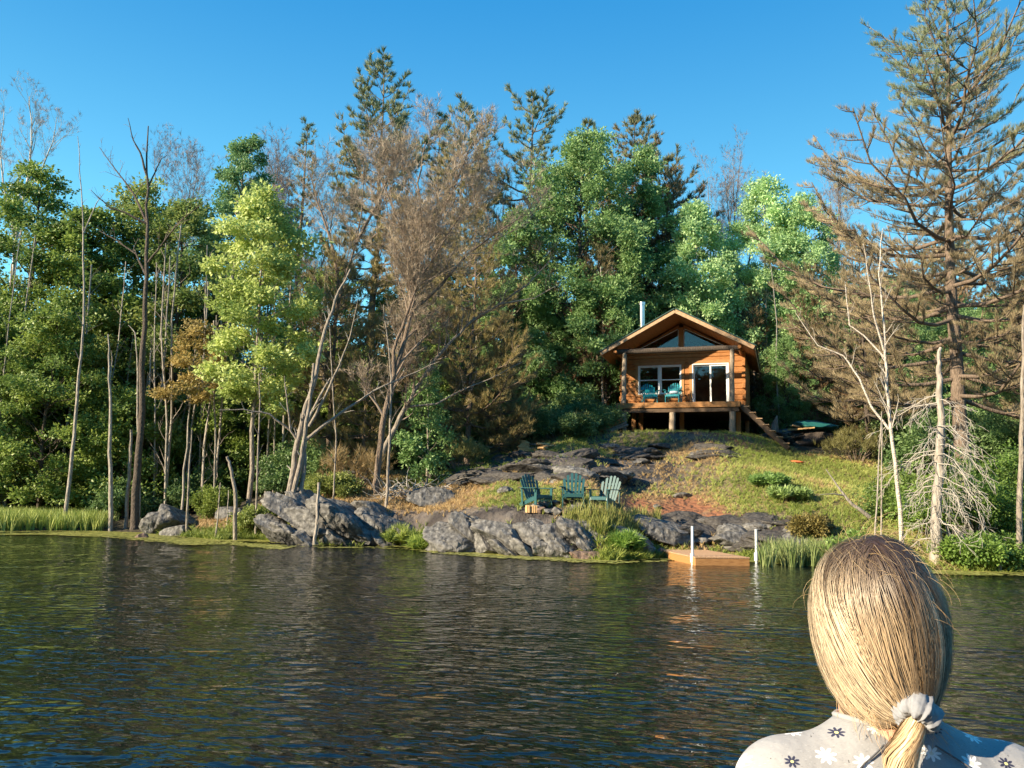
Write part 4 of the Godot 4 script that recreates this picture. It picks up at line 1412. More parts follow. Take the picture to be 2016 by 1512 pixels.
	var a0 := Vector3(2.82, DK - .12, 0)
	var a1 := Vector3(4.75, g0 + .03, 0)
	var ln := a0.distance_to(a1)
	var tilt := Basis(Vector3.BACK, atan2(a1.y - a0.y, a1.x - a0.x))
	for z in [-.2, -1.2]:
		bx(st, "stringer", (a0 + a1) * .5 + Vector3(0, -.06, z), Vector3(ln, .22, .045), "beam", .006, tilt)
	for k in 7:
		var f := (k + .6) / 7.0
		bx(st, "tread", a0.lerp(a1, f) + Vector3(.04, .06, -.7), Vector3(.27, .04, 1.12), "fascia", .006)
	# in front of the door: a small heap and two chairs
	for q in [[-1.33, "turquoise slatted chair on the porch, left of the two, under the window", 20.0], [-.22, "turquoise slatted chair on the porch, right of the two, with a cushion on it", -4.0]]:
		var p: Vector3 = c.transform * Vector3(q[0], DK, -.62)
		var ch := adirondack("garden_chair", q[1], p, deg_to_rad(-19.0 + q[2]), "teal", 7)
		ch.scale = Vector3.ONE * 1.06
	var cu := Geo.new()
	cu = rock_geo(77, Vector3(.21, .09, .13), 2, 6, .05)
	var cs := part(self, "cushion", cu, M["cushion"])
	cs.position = c.transform * Vector3(-.18, DK + .50, -.52)
	tag(cs, "blue and white patterned cushion lying on the right porch chair", "cushion")
	var hp := part(self, "dark_bag", rock_geo(78, Vector3(.17, .13, .12), 3, 6, .2), M["black_cloth"])
	hp.position = c.transform * Vector3(.45, DK + .10, -1.45)
	tag(hp, "small dark bag left on the porch beside the sliding door", "bag")

# a slatted garden chair that faces +z; made of slats, arms and legs
func adirondack(called: String, label: String, where: Vector3, turn: float, m: String, slats: int) -> Node3D:
	var t := thing(called, label, "garden chair", where, turn, "slatted garden chairs")
	var tilt := Basis(Vector3.RIGHT, deg_to_rad(-22))
	for k in slats:
		var f := (k - (slats - 1) * .5) / ((slats - 1) * .5)
		var ht := .76 - .17 * f * f
		var fan := Basis(Vector3.BACK, -f * .10)
		var wd := .53 / slats
		var g := Geo.new()
		var pts := []
		var hw := wd * .5 - .006
		for q in [[-hw * .85, 0], [hw * .85, 0], [hw, ht - hw * .8], [hw * .55, ht - .01 - .03 * maxf(f, 0)], [0, ht], [-hw * .55, ht - .01 + .03 * minf(f, 0)], [-hw, ht - hw * .8]]:
			pts.append(Vector3(q[0], q[1], .010))
		g.poly(pts, Vector3.BACK)
		var bk := []
		for p in pts: bk.append(p - Vector3(0, 0, .02))
		g.poly(bk, Vector3.FORWARD)
		for i in pts.size():
			var j := (i + 1) % pts.size()
			g.poly([pts[i], pts[j], bk[j], bk[i]], Vector3((pts[i].x + pts[j].x), (pts[i].y + pts[j].y) - ht, 0))
		var o := part(t, "back_slat", g, M[m])
		o.basis = tilt * fan
		o.position = Vector3(f * .225, .28, -.20 + .03 * f * f)
	bx(t, "back_rail", Vector3(0, .44, -.285), Vector3(.5, .06, .025), m, .005, tilt)
	bx(t, "back_rail", Vector3(0, .74, -.405), Vector3(.5, .05, .025), m, .005, tilt)
	for k in 6:
		bx(t, "seat_slat", Vector3(0, .375 - k * .022, .27 - k * .083), Vector3(.50, .02, .076), m, .005, Basis(Vector3.RIGHT, .22))
	bx(t, "apron", Vector3(0, .335, .315), Vector3(.50, .09, .022), m, .005)
	for s in [-1.0, 1.0]:
		bx(t, "arm", Vector3(s * .33, .575, .03), Vector3(.12, .024, .70), m, .008)
		bx(t, "arm_bracket", Vector3(s * .315, .515, .27), Vector3(.03, .1, .06), m, .004)
		bx(t, "front_leg", Vector3(s * .285, .28, .28), Vector3(.028, .56, .10), m, .005)
		bx(t, "back_leg", Vector3(s * .262, .20, -.08), Vector3(.026, .11, .84), m, .005, Basis(Vector3.RIGHT, -.30))
		bx(t, "back_support", Vector3(s * .318, .35, -.28), Vector3(.026, .45, .07), m, .005, Basis(Vector3.RIGHT, -.1))
	return t

# ---------------------------------------------------------------- things on the bank
func place_rock(parent: Node3D, called: String, seed_: int, p: Vector3, s: Vector3, m := "rock", cuts := 8, n := 9) -> MeshInstance3D:
	var g := rock_geo(seed_, s, cuts, n)
	var o := part(parent, called, g, M[m], m != "pink_rock")
	o.position = p
	return o

func bank_things() -> void:
	# the outcrops of bedrock along the water: each block a piece
	R.seed = 700
	var oc := thing("rock_outcrop", "left outcrop of grey fractured bedrock sloping into the water under the leaning dead stems", "rock outcrop", at_ground(680, 1040, 24.6))
	var rows := [[548, 1045, 24.6, .55, .5], [585, 1020, 25.0, .8, .55], [630, 1035, 24.4, .75, .6], [672, 1030, 24.6, .8, .62], [716, 1040, 24.6, .6, .55], [748, 1035, 24.8, .55, .5], [782, 1042, 24.8, .5, .5], [600, 1062, 24.2, .55, .4], [655, 1064, 24.2, .5, .36], [705, 1065, 24.4, .5, .34], [755, 1064, 24.4, .45, .34], [690, 1012, 25.4, .7, .4], [738, 1010, 25.6, .5, .45], [800, 1058, 24.4, .35, .3], [620, 1005, 25.8, .7, .35], [575, 1062, 24.4, .5, .35]]
	var i := 0
	for q in rows:
		var p := at(q[0], q[1], q[2]) - oc.position
		var o := place_rock(oc, "block", 710 + i, p, Vector3(q[3] * 1.3, q[4] * .68, q[3] * 1.2) * 1.08, "rock", 7, 13)
		o.rotation = Vector3(R.randf_range(-.2, .2), R.randf_range(-.6, .6), -.55 + R.randf_range(-.15, .15))
		i += 1
	oc = thing("rock_outcrop", "long outcrop of grey fractured bedrock at the water below the three shore chairs", "rock outcrop", at_ground(1000, 1075, 21.6))
	rows = [[895, 1068, 22.6, .62, .55], [925, 1050, 22.8, .6, .5], [905, 1085, 22.2, .45, .35], [985, 1052, 22.0, .55, .5], [1020, 1058, 21.6, .5, .5], [1052, 1062, 21.5, .45, .45], [1000, 1085, 21.4, .4, .3], [1040, 1088, 21.1, .38, .28], [1092, 1055, 21.5, .5, .4], [1135, 1050, 21.4, .5, .36], [1180, 1052, 21.4, .45, .34], [965, 1075, 22.0, .4, .4], [1110, 1076, 21.0, .36, .3], [1150, 1072, 21.0, .3, .3], [1225, 1058, 21.6, .45, .4], [1255, 1075, 21.6, .35, .4], [1300, 1040, 22.8, .7, .4], [945, 1040, 23.2, .55, .32], [1070, 1036, 22.0, .5, .22], [1075, 1085, 21.0, .34, .3]]
	for q in rows:
		var p := at(q[0], q[1], q[2]) - oc.position
		var o := place_rock(oc, "block", 740 + i, p, Vector3(q[3] * 1.25, q[4] * .66, q[3] * 1.15) * 1.08, "rock", 7, 13)
		o.rotation = Vector3(R.randf_range(-.2, .2), R.randf_range(-.8, .8), -.5 + R.randf_range(-.15, .15))
		i += 1
	oc = thing("rock_shelf", "low dark shelf of bare bedrock across the slope below the cabin", "rock outcrop", at_ground(1080, 915, 29.0))
	for k in 44:
		var px := R.randf_range(860, 1270)
		var py := R.randf_range(898, 948) - (px - 1000) * .04
		var p := on_ground(px, py) - oc.position
		var o := place_rock(oc, "slab", 780 + k, p + Vector3(0, -.10, 0), Vector3(R.randf_range(.5, 1.2), R.randf_range(.16, .30), R.randf_range(.5, .9)), "dark_rock" if k % 4 else "rock", 5, 9)
		o.rotation = Vector3(R.randf_range(-.1, .25), R.randf_range(-.8, .8), R.randf_range(-.2, .2))
	oc = thing("rock_shelf", "dark sloping bedrock behind the wooden dock", "rock outcrop", at_ground(1430, 1030, 22.6))
	for k in 30:
		var px := R.randf_range(1300, 1570)
		var py := R.randf_range(1022, 1066) + (px - 1430) * .03
		var p := on_ground(px, py) - oc.position
		var o := place_rock(oc, "slab", 820 + k, p + Vector3(0, -.10, 0), Vector3(R.randf_range(.4, .9), R.randf_range(.14, .28), R.randf_range(.4, .7)), "dark_rock" if k % 4 else "rock", 5, 9)
		o.rotation = Vector3(R.randf_range(-.1, .3), R.randf_range(-.8, .8), R.randf_range(-.2, .2))
	oc = thing("rock_shelf", "flat pale rock slabs in the grass just below the cabin's posts", "rock outcrop", at_ground(1300, 890, 33.0))
	for k in 12:
		var p := on_ground(R.randf_range(1180, 1420), R.randf_range(872, 900)) - oc.position
		var o := place_rock(oc, "slab", 850 + k, p + Vector3(0, -.12, 0), Vector3(R.randf_range(.5, 1.0), .17, R.randf_range(.4, .7)), "dark_rock" if k % 3 else "rock", 5, 8)
		o.rotation.y = R.randf_range(-.5, .5)
	# single boulders
	for q in [[340, 968, 28.6, .85, .75, "rock", "big grey boulder on the left slope, dark on its right side", 870], [318, 990, 28.2, .6, .6, "rock", "pale boulder leaning on the left of the big grey boulder", 871], [352, 1010, 27.2, .5, .35, "rock", "low boulder at the foot of the big grey boulder", 872],
			[855, 1062, 22.6, .36, .34, "rock", "dark lone boulder in the grass between the two outcrops", 873], [1096, 1090, 20.9, .34, .36, "rock", "upright grey boulder at the water's edge", 874], [1152, 1094, 20.6, .42, .26, "pink_rock", "rounded pinkish boulder at the water's edge", 875],
			[1295, 1092, 21.6, .26, .2, "pink_rock", "small pinkish boulder beside the dock", 876], [996, 963, 25.2, .25, .15, "rock", "pale stone on the slope left of the chairs", 877], [1294, 942, 25.5, .16, .14, "rock", "pale stone in the grass right of the chairs", 878],
			[1342, 925, 27.0, .3, .12, "rock", "flat stone in the middle of the meadow", 879], [1383, 980, 24.0, .16, .12, "rock", "small stone beside the bare red earth", 880], [455, 985, 28.6, .5, .35, "rock", "mossy stone behind the bent dead pole", 881], [278, 1068, 25.6, .2, .12, "pink_rock", "small rock breaking the water among the lily pads", 882], [1530, 812, 39.5, .9, .6, "rock", "boulder with a stump on it beside the cabin stairs", 883], [690, 900, 30.5, .6, .4, "rock", "dark rock in the brush left of the forked trunk", 884], [850, 950, 27.0, .8, .4, "rock", "dark rounded end of the bedrock shelf", 885]]:
		var p := at(q[0], q[1], q[2])
		if q[7] != 882:
			p.y = ground_y(p.x, p.z) + q[4] * .25
		else:
			p.y = 0.02
		var r := place_rock(self, numbered("boulder"), q[7], p, Vector3(q[3], q[4], q[3]), q[5], 8, 10)
		tag(r, q[6], "boulder")
	# fire ring
	var fp := on_ground(1100, 1006)
	var fr := thing("fire_ring", "ring of stones for a fire in front of the three shore chairs", "fire pit", fp)
	for k in 15:
		var a := TAU * k / 15.0
		var q := Vector3(cos(a) * .62, 0, sin(a) * .4)
		q.y = ground_y(fp.x + q.x, fp.z + q.z) - fp.y + .08
		var s := R.randf_range(.10, .17)
		place_rock(fr, "stone", 900 + k, q, Vector3(s, s * .8, s), "rock" if k % 3 else "pink_rock", 6, 5)
	# chairs on the shore
	for q in [[1057, 1000, 22.7, 38.0, "green_plastic", "dark green garden chair on the shore, leftmost of three, turned to the right"], [1129, 998, 23.0, -6.0, "green_plastic", "dark green garden chair on the shore, in the middle of three, facing the lake"], [1190, 1004, 22.3, -38.0, "green_plastic", "green garden chair on the shore, rightmost of three, turned to the left"]]:
		var p := on_ground(q[0], q[1])
		p.y -= .02
		adirondack("garden_chair", q[5], p, deg_to_rad(q[3]), q[4], 6)
	# lumber beside the fire ring, split wood up the slope
	var lp := on_ground(1046, 1009)
	var lt := thing("lumber_stack", "short upright boards stacked at the left of the fire ring", "lumber stack", lp, .1)
	for k in 6:
		bx(lt, "plank", Vector3((k - 2.5) * .052, .09, R.randf_range(-.02, .02)), Vector3(.044, .20 + R.randf_range(-.01, .01), .3), "split_wood")
	lp = on_ground(1033, 889)
	lt = thing("firewood_pile", "pile of split firewood, left of two on the slope below the low pine", "firewood pile", lp, .2)
	for k in 12:
		bx(lt, "plank", Vector3(R.randf_range(-.14, .14), .04 + (k / 2) * .075, (k % 2 - .5) * .3), Vector3(.62 - .03 * k, .07, .2), "split_wood", .012, Basis(Vector3.UP, R.randf_range(-.25, .25)))
	lp = on_ground(1066, 884)
	lt = thing("firewood_pile", "low pile of split firewood, right of two on the slope", "firewood pile", lp, -.2)
	for k in 11:
		bx(lt, "plank", Vector3(R.randf_range(-.4, .5), .04 + (k / 4) * .08, (k % 3 - 1) * .2), Vector3(R.randf_range(.4, .6), .07, .14), "split_wood" if k % 3 else "bark_grey", .012, Basis(Vector3.UP, R.randf_range(-.9, .9)))
	lp = at_ground(1212, 850, 36.3)
	lt = thing("pole_stack", "orange and grey poles leaning at the left corner of the cabin", "lumber stack", lp, .5)
	for k in 4:
		rod(lt, "pole", Vector3(-.9 + k * .1, .05, k * .12), Vector3(.5 + k * .03, .75 - k * .1, k * .1 - .2), .07, .06, "board" if k < 2 else "bark_grey", 8)
	# debris and stump beyond the stairs
	var sp := at_ground(1523, 800, 39.0)
	var sg := thing("tree_stump", "split pale stump standing beside the cabin stairs", "stump", sp)
	var g := Geo.new()
	g.tube(PackedVector3Array([Vector3(0, -.2, 0), Vector3(-.02, .4, 0), Vector3(.05, .9, 0), Vector3(.16, 1.35, 0)]), PackedFloat32Array([.34, .26, .16, .03]), 9, true, Color.WHITE, .15)
	part(sg, "trunk", g, M["bark_pale"])
	sp = at_ground(1585, 812, 38.5)
	var dp := thing("scrap_pile", "pile of scrap wood with a green tarpaulin right of the cabin stairs", "scrap pile", sp)
	for k in 14:
		bx(dp, "plank", Vector3(R.randf_range(-1.2, 1.4), .15 + R.randf_range(0, .75), R.randf_range(-.5, .5)), Vector3(R.randf_range(.8, 1.9), .07, .16), "split_wood" if k % 3 == 0 else "bark_dark", .01, Basis.from_euler(Vector3(R.randf_range(-.2, .2), R.randf_range(-.8, .8), R.randf_range(-.35, .35))))
	var tp := rock_geo(930, Vector3(1.0, .22, .6), 3, 10, .3)
	part(dp, "tarpaulin", tp, M["tarp"]).position = Vector3(.5, 1.0, -.1)
	part(dp, "log_heap", rock_geo(931, Vector3(1.1, .7, .7), 6, 9, .5), M["bark_dark"]).position = Vector3(.2, .2, -.2)
	var oc2 := part(self, "orange_cloth", rock_geo(932, Vector3(.28, .06, .2), 2, 6, .3), M["orange_cloth"])
	oc2.position = on_ground(1568, 912) + Vector3(0, .05, 0)
	tag(oc2, "small faded orange cloth lying in the meadow grass", "cloth")
	# brush heap left of the shelf
	sp = at_ground(815, 935, 27.6)
	dp = thing("brush_heap", "heap of cut grey branches at the left end of the bedrock shelf", "brush heap", sp)
	g = Geo.new()
	for k in 90:
		var a := Vector3(R.randf_range(-1.3, 1.2), R.randf_range(0, .5), R.randf_range(-.6, .6))
		var d := Vector3(R.randf_range(-1, 1), R.randf_range(-.15, .5), R.randf_range(-.6, .6)).normalized() * R.randf_range(.4, 1.1)
		g.tube(curve_between(a, a + d, R.randf_range(-.1, .15), 4, .06), taper(R.randf_range(.008, .022), .004, 4), 4, false)
	part(dp, "branches", g, M["twig_pale"]).set_meta("kind", "stuff")
	make_dock()

func make_dock() -> void:
	var a := on_level(1368, 1099, .17)
	var turn := deg_to_rad(8.0)
	var wx := 1.38
	var wz := 2.7
	var s := -1.0
	var dk := thing("dock", "small new wooden dock platform at the water's edge", "dock", Vector3(a.x, -.05, a.z), turn)
	var cnt := 10
	for k in cnt:
		bx(dk, "board", Vector3((k + .5) * wx / cnt, .235, s * wz * .5), Vector3(wx / cnt - .008, .035, wz), "dock_wood", .006)
	for z in [0.03, wz - .03]:
		bx(dk, "rim", Vector3(wx * .5, .10, s * z), Vector3(wx - .02, .23, .045), "board")
	for x in [.03, wx * .5, wx - .03]:
		bx(dk, "rim", Vector3(x, .099, s * wz * .5), Vector3(.045, .23, wz - .11), "board")
	for q in [[1363, 1112, 1036, "galvanised dock pole at the near corner of the dock"], [1489, 1109, 1042, "galvanised dock pole behind the far right corner of the dock"]]:
		var f := on_level(q[0], q[1], 0.0)
		var h := at(q[0], q[2], -f.z).y
		var o := thing("dock_pole", q[3], "pole", Vector3(f.x, -.5, f.z), 0.0, "dock poles")
		rod(o, "pipe", Vector3.ZERO, Vector3(0.01, h + .5, 0), .032, .032, "galvanised", 12)
		rod(o, "bracket", Vector3(0, .56, 0), Vector3(0, .76, 0), .05, .05, "galvanised", 12)

# ---------------------------------------------------------------- grass, reeds, ferns, lily pads
func far_shore() -> void:
	# the wood on the other side of the lake, which the cabin's windows mirror
	R.seed = 990
	var sc := Scatter.new()
	for k in 15000:
		var x := R.randf_range(-75.0, 75.0)
		var top := 20.0 + 4.0 * fbm.get_noise_2d(x * 4.0, 3.0) + 3.0 * fine.get_noise_2d(x * 9.0, 1.0)
		var p := Vector3(x, top * pow(R.randf(), .8), 40.0 + R.randf_range(-3, 3))
		sc.add(Transform3D(basis_y(rdir(), R.randf_range(4.0, 6.0)), p), tint(L(.03, .06, .015), L(.09, .13, .035), R.randf()))
	top_stuff("far_shore_wood", "wood on the far side of the lake, mirrored in the cabin windows", "wood", sc, sprigs["broad"], M["leaf"])

func ground_cover() -> void:
	far_shore()
	R.seed = 1000
	var gr := Scatter.new()
	var dry := Scatter.new()
	for k in 70000:
		var x := R.randf_range(-13.0, 18.0)
		var z := -R.randf_range(19.0, 44.0)
		var s := inland(x, z)
		if s < .15: continue
		var op := meadow(x, s)
		if R.randf() > op * 1.2: continue
		var rk := bare_rock(x, s)
		if R.randf() < rk * 1.05 - .1: continue
		if R.randf() < bare_earth(x, s) * .95: continue
		var a := fbm.get_noise_2d(x * 5.0, z * 5.0)
		var d := clampf(.40 + a * 3.2 - (x - 1.0) * .09, 0.0, 1.0)
		var y := ground_y(x, z) - .02
		var sc := R.randf_range(.10, .24) * (1.2 if s < 1.6 else 1.0)
		var t := Transform3D(basis_y((Vector3.UP + rdir() * .25), sc), Vector3(x, y, z))
		if R.randf() < d:
			dry.add(t, tint(L(.34, .23, .11), L(.62, .46, .23), R.randf()))
		else:
			gr.add(t, tint(L(.20, .26, .05), L(.56, .58, .19), R.randf() * .7 + a))
	top_stuff("meadow_grass", "yellow-green grass of the clearing around the cabin", "grass", gr, sprigs["grass"], M["grass"])
	top_stuff("dry_grass", "dry tan grass and ground plants on the left part of the bank", "grass", dry, sprigs["grass"], M["grass"])
	# waterside green
	var ws := Scatter.new()
	for k in 9000:
		var x := R.randf_range(-12.6, 13.0)
		var s := R.randf_range(-.25, 1.0) * R.randf_range(.3, 1.0)
		var z := -(along(SHORE, x, 1) + s)
		var dens := .35 + .9 * fbm.get_noise_2d(x * 9.0, 7.0)
		if x < -6.8: dens = .95
		if x > -6.5 and x < -2.3: dens *= .3
		if x > -1.9 and x < 2.0: dens *= .45
		if x > 2.3 and x < 3.6: dens = 1.0
		if x > 4.2 and x < 6.2 : dens *= .35
		if R.randf() > dens: continue
		var sc := R.randf_range(.14, .36) * (1.25 if x > 2.3 and x < 3.6 else 1.0)
		ws.add(Transform3D(basis_y(Vector3.UP + rdir() * .3, sc), Vector3(x, maxf(ground_y(x, z), -.05) - .02, z)), tint(L(.09, .15, .02), L(.33, .38, .08), R.randf()))
	top_stuff("waterside_grass", "lush green grass and sedge along the waterline", "grass", ws, sprigs["grass"], M["grass"])
	var rd := Scatter.new()
	for k in 5200:
		var p := on_level(R.randf_range(-120, 196), R.randf_range(1022, 1046), .0)
		p.z -= R.randf_range(0.0, 1.6)
		rd.add(Transform3D(basis_y(Vector3.UP + rdir() * .16, R.randf_range(.55, .95)), Vector3(p.x, -.05, p.z)), tint(L(.13, .22, .03), L(.45, .50, .14), R.randf()))
	top_stuff("reed_bed", "bright pale-green reed bed at the left shore", "reeds", rd, sprigs["reed"], M["grass"])
	var rr := Scatter.new()
	for k in 1500:
		var p := on_level(R.randf_range(1500, 1710), R.randf_range(1096, 1116), .0)
		if fbm.get_noise_2d(p.x * 20.0, 3.0) < -.25: continue
		rr.add(Transform3D(basis_y(Vector3.UP + rdir() * .14, R.randf_range(.45, .85)), Vector3(p.x, -.05, p.z)), tint(L(.10, .17, .04), L(.34, .38, .16), R.randf()))
	top_stuff("dockside_reeds", "sparse upright reeds right of the dock", "reeds", rr, sprigs["reed"], M["grass"])
	# leaves floating by the shore
	var disc := Geo.new()
	var pts := []
	for k in 9:
		var a := TAU * k / 9.6 + .2
		pts.append(Vector3(cos(a), 0, sin(a)))
	pts.append(Vector3(.1, 0, 0))
	disc.poly(pts, Vector3.UP)
	var pads := Scatter.new()
	for k in 22000:
		var x := R.randf_range(-22.0, 13.0) if k % 3 else R.randf_range(-22.0, -5.0)
		var wide := 3.0 if x < -6.0 else (1.3 if x < 2.0 else 1.1)
		var s := -wide * pow(R.randf(), 1.4) - .05
		if R.randf() > .55 + fbm.get_noise_2d(x * 6.0, s * 14.0) * 1.5: continue
		var q := R.randf_range(.03, .10)
		pads.add(Transform3D(Basis(Vector3.UP, R.randf() * TAU).scaled(Vector3(q, 1, q)), Vector3(x, .014 + R.randf() * .006, -(along(SHORE, x, 1) + s))), tint(L(.20, .22, .045), L(.50, .48, .14), R.randf()))
	top_stuff("lily_pads", "floating lily pads and duckweed along the shore", "lily pads", pads, disc.mesh(M["pad"]), M["pad"])
	# tall stems on the bank
	var tall := Scatter.new()
	for k in 260:
		var p := on_ground(R.randf_range(1110, 1300), R.randf_range(1015, 1060))
		tall.add(Transform3D(basis_y(Vector3.UP + rdir() * .12, R.randf_range(.3, .65)), p), tint(L(.16, .19, .04), L(.40, .40, .12), R.randf()))
	top_stuff("tall_stems", "tall pale weed stems on the bank below the chairs", "weeds", tall, sprigs["reed"], M["grass"])
	# bushes one can point at
	var bs := [[1550, 955, 24.6, .20, .6, Color(.10, .17, .05), Color(.26, .34, .12), "stem_leaf", "patch of leafy green milkweed in the right meadow"], [1512, 940, 26.0, .22, .5, Color(.06, .13, .03), Color(.18, .28, .08), "stem_leaf", "small leafy green plant left of the milkweed patch"],
		[1230, 1070, 21.0, .45, .4, Color(.07, .14, .025), Color(.22, .33, .07), "grass", "lush bright green grass clump spilling over the rocks"], 
		[1592, 1045, 21.6, .45, .5, Color(.10, .09, .03), Color(.22, .18, .06), "bush", "low olive bush beside the dark bedrock"], [1905, 1000, 21.5, 1.9, 1.6, Color(.05, .11, .02), Color(.19, .28, .06), "bush", "tall green bush behind the dead pine"], [1985, 960, 22.5, 2.2, 1.3, Color(.05, .11, .02), Color(.16, .24, .05), "bush", "tall green bush at the right edge of the view"],
		[1800, 960, 23.0, 1.3, 1.3, Color(.06, .11, .025), Color(.18, .25, .06), "bush", "green bush left of the dead pine"], [1930, 1100, 19.8, .7, 1.0, Color(.05, .11, .02), Color(.19, .28, .06), "bush", "dark green bush at the waterline under the dead pine"], [1690, 1075, 19.9, .7, .6, Color(.05, .11, .02), Color(.19, .28, .07), "bush", "small green bush at the water by the pale poles"],
		[430, 930, 29.6, 1.0, .7, Color(.07, .11, .02), Color(.22, .27, .06), "bush", "yellow-green bush above the big grey boulder"], [520, 1010, 26.6, .9, .9, Color(.08, .12, .03), Color(.27, .31, .09), "bush", "pale green bush left of the leaning dead stems"], [660, 950, 28.0, .8, .9, Color(.09, .13, .03), Color(.28, .30, .09), "bush", "yellow-green bush right of the leaning dead stems"],
		[1100, 830, 34.6, 1.3, 1.6, Color(.04, .09, .028), Color(.17, .25, .095), "bush", "dark green bush above the right firewood pile"], [1165, 800, 36.5, 1.8, 1.2, Color(.04, .09, .028), Color(.17, .25, .095), "bush", "green bush beside the left corner of the cabin"], [1135, 850, 34.8, 1.0, .5, Color(.08, .09, .03), Color(.2, .2, .07), "brush", "thin yellowish sapling in front of the bushes left of the cabin"],
		[700, 900, 29.4, 1.4, 1.2, Color(.10, .08, .035), Color(.24, .17, .08), "brush", "tan brushy shrub left of the forked trunk"], [905, 850, 31.4, 1.2, 1.2, Color(.07, .08, .025), Color(.18, .18, .06), "brush", "olive brushy shrub right of the grey pine trunk"], [1680, 800, 33.5, 1.5, 1.4, Color(.06, .06, .02), Color(.15, .14, .05), "brush", "olive brushy shrub at the right end of the clearing"],
		[790, 1060, 24.2, .4, .5, Color(.10, .15, .03), Color(.30, .35, .08), "grass", "bright grass tuft at the right end of the left outcrop"], [845, 1075, 23.0, .45, .5, Color(.10, .16, .03), Color(.30, .36, .08), "grass", "bright green grass clump between the two outcrops"]]
	var i := 0
	for q in bs:
		var w := at_ground(q[0], q[1], q[2])
		bush("shrub", q[8], w, {"h": q[3], "r": q[4], "clumps": int(10 + q[4] * 12), "per": 30 if q[7] != "brush" else 16, "a": q[5], "b": q[6], "sprig": q[7], "size": .85 if q[7] == "bush" else (.3 if q[7] == "brush" else (.20 if q[7] == "stem_leaf" else .32)), "seed": 1100 + i})
		i += 1

# ---------------------------------------------------------------- the person in front
# bones: [a, ra, b, rb] tapered capsules; blobs: [centre, radii]; joined with a smooth minimum
func field(p: Vector3, bones: Array, blobs: Array, k: float) -> float:
	var d := 9.0
	for b in bones:
		var pa: Vector3 = p - b[0]
		var ba: Vector3 = b[2] - b[0]
		var h := clampf(pa.dot(ba) / ba.length_squared(), 0.0, 1.0)
		var e: float = (pa - ba * h).length() - lerpf(b[1], b[3], h)
		var q := clampf(.5 + .5 * (e - d) / k, 0.0, 1.0)
		d = lerpf(e, d, q) - k * q * (1.0 - q)
	for b in blobs:
		var r: Vector3 = b[1]
		var q3: Vector3 = (p - b[0]) / r
		var l := q3.length()
		var e: float = (l - 1.0) * minf(r.x, minf(r.y, r.z)) if l > 0.001 else -minf(r.x, minf(r.y, r.z))
		var q := clampf(.5 + .5 * (e - d) / k, 0.0, 1.0)
		d = lerpf(e, d, q) - k * q * (1.0 - q)
	return d

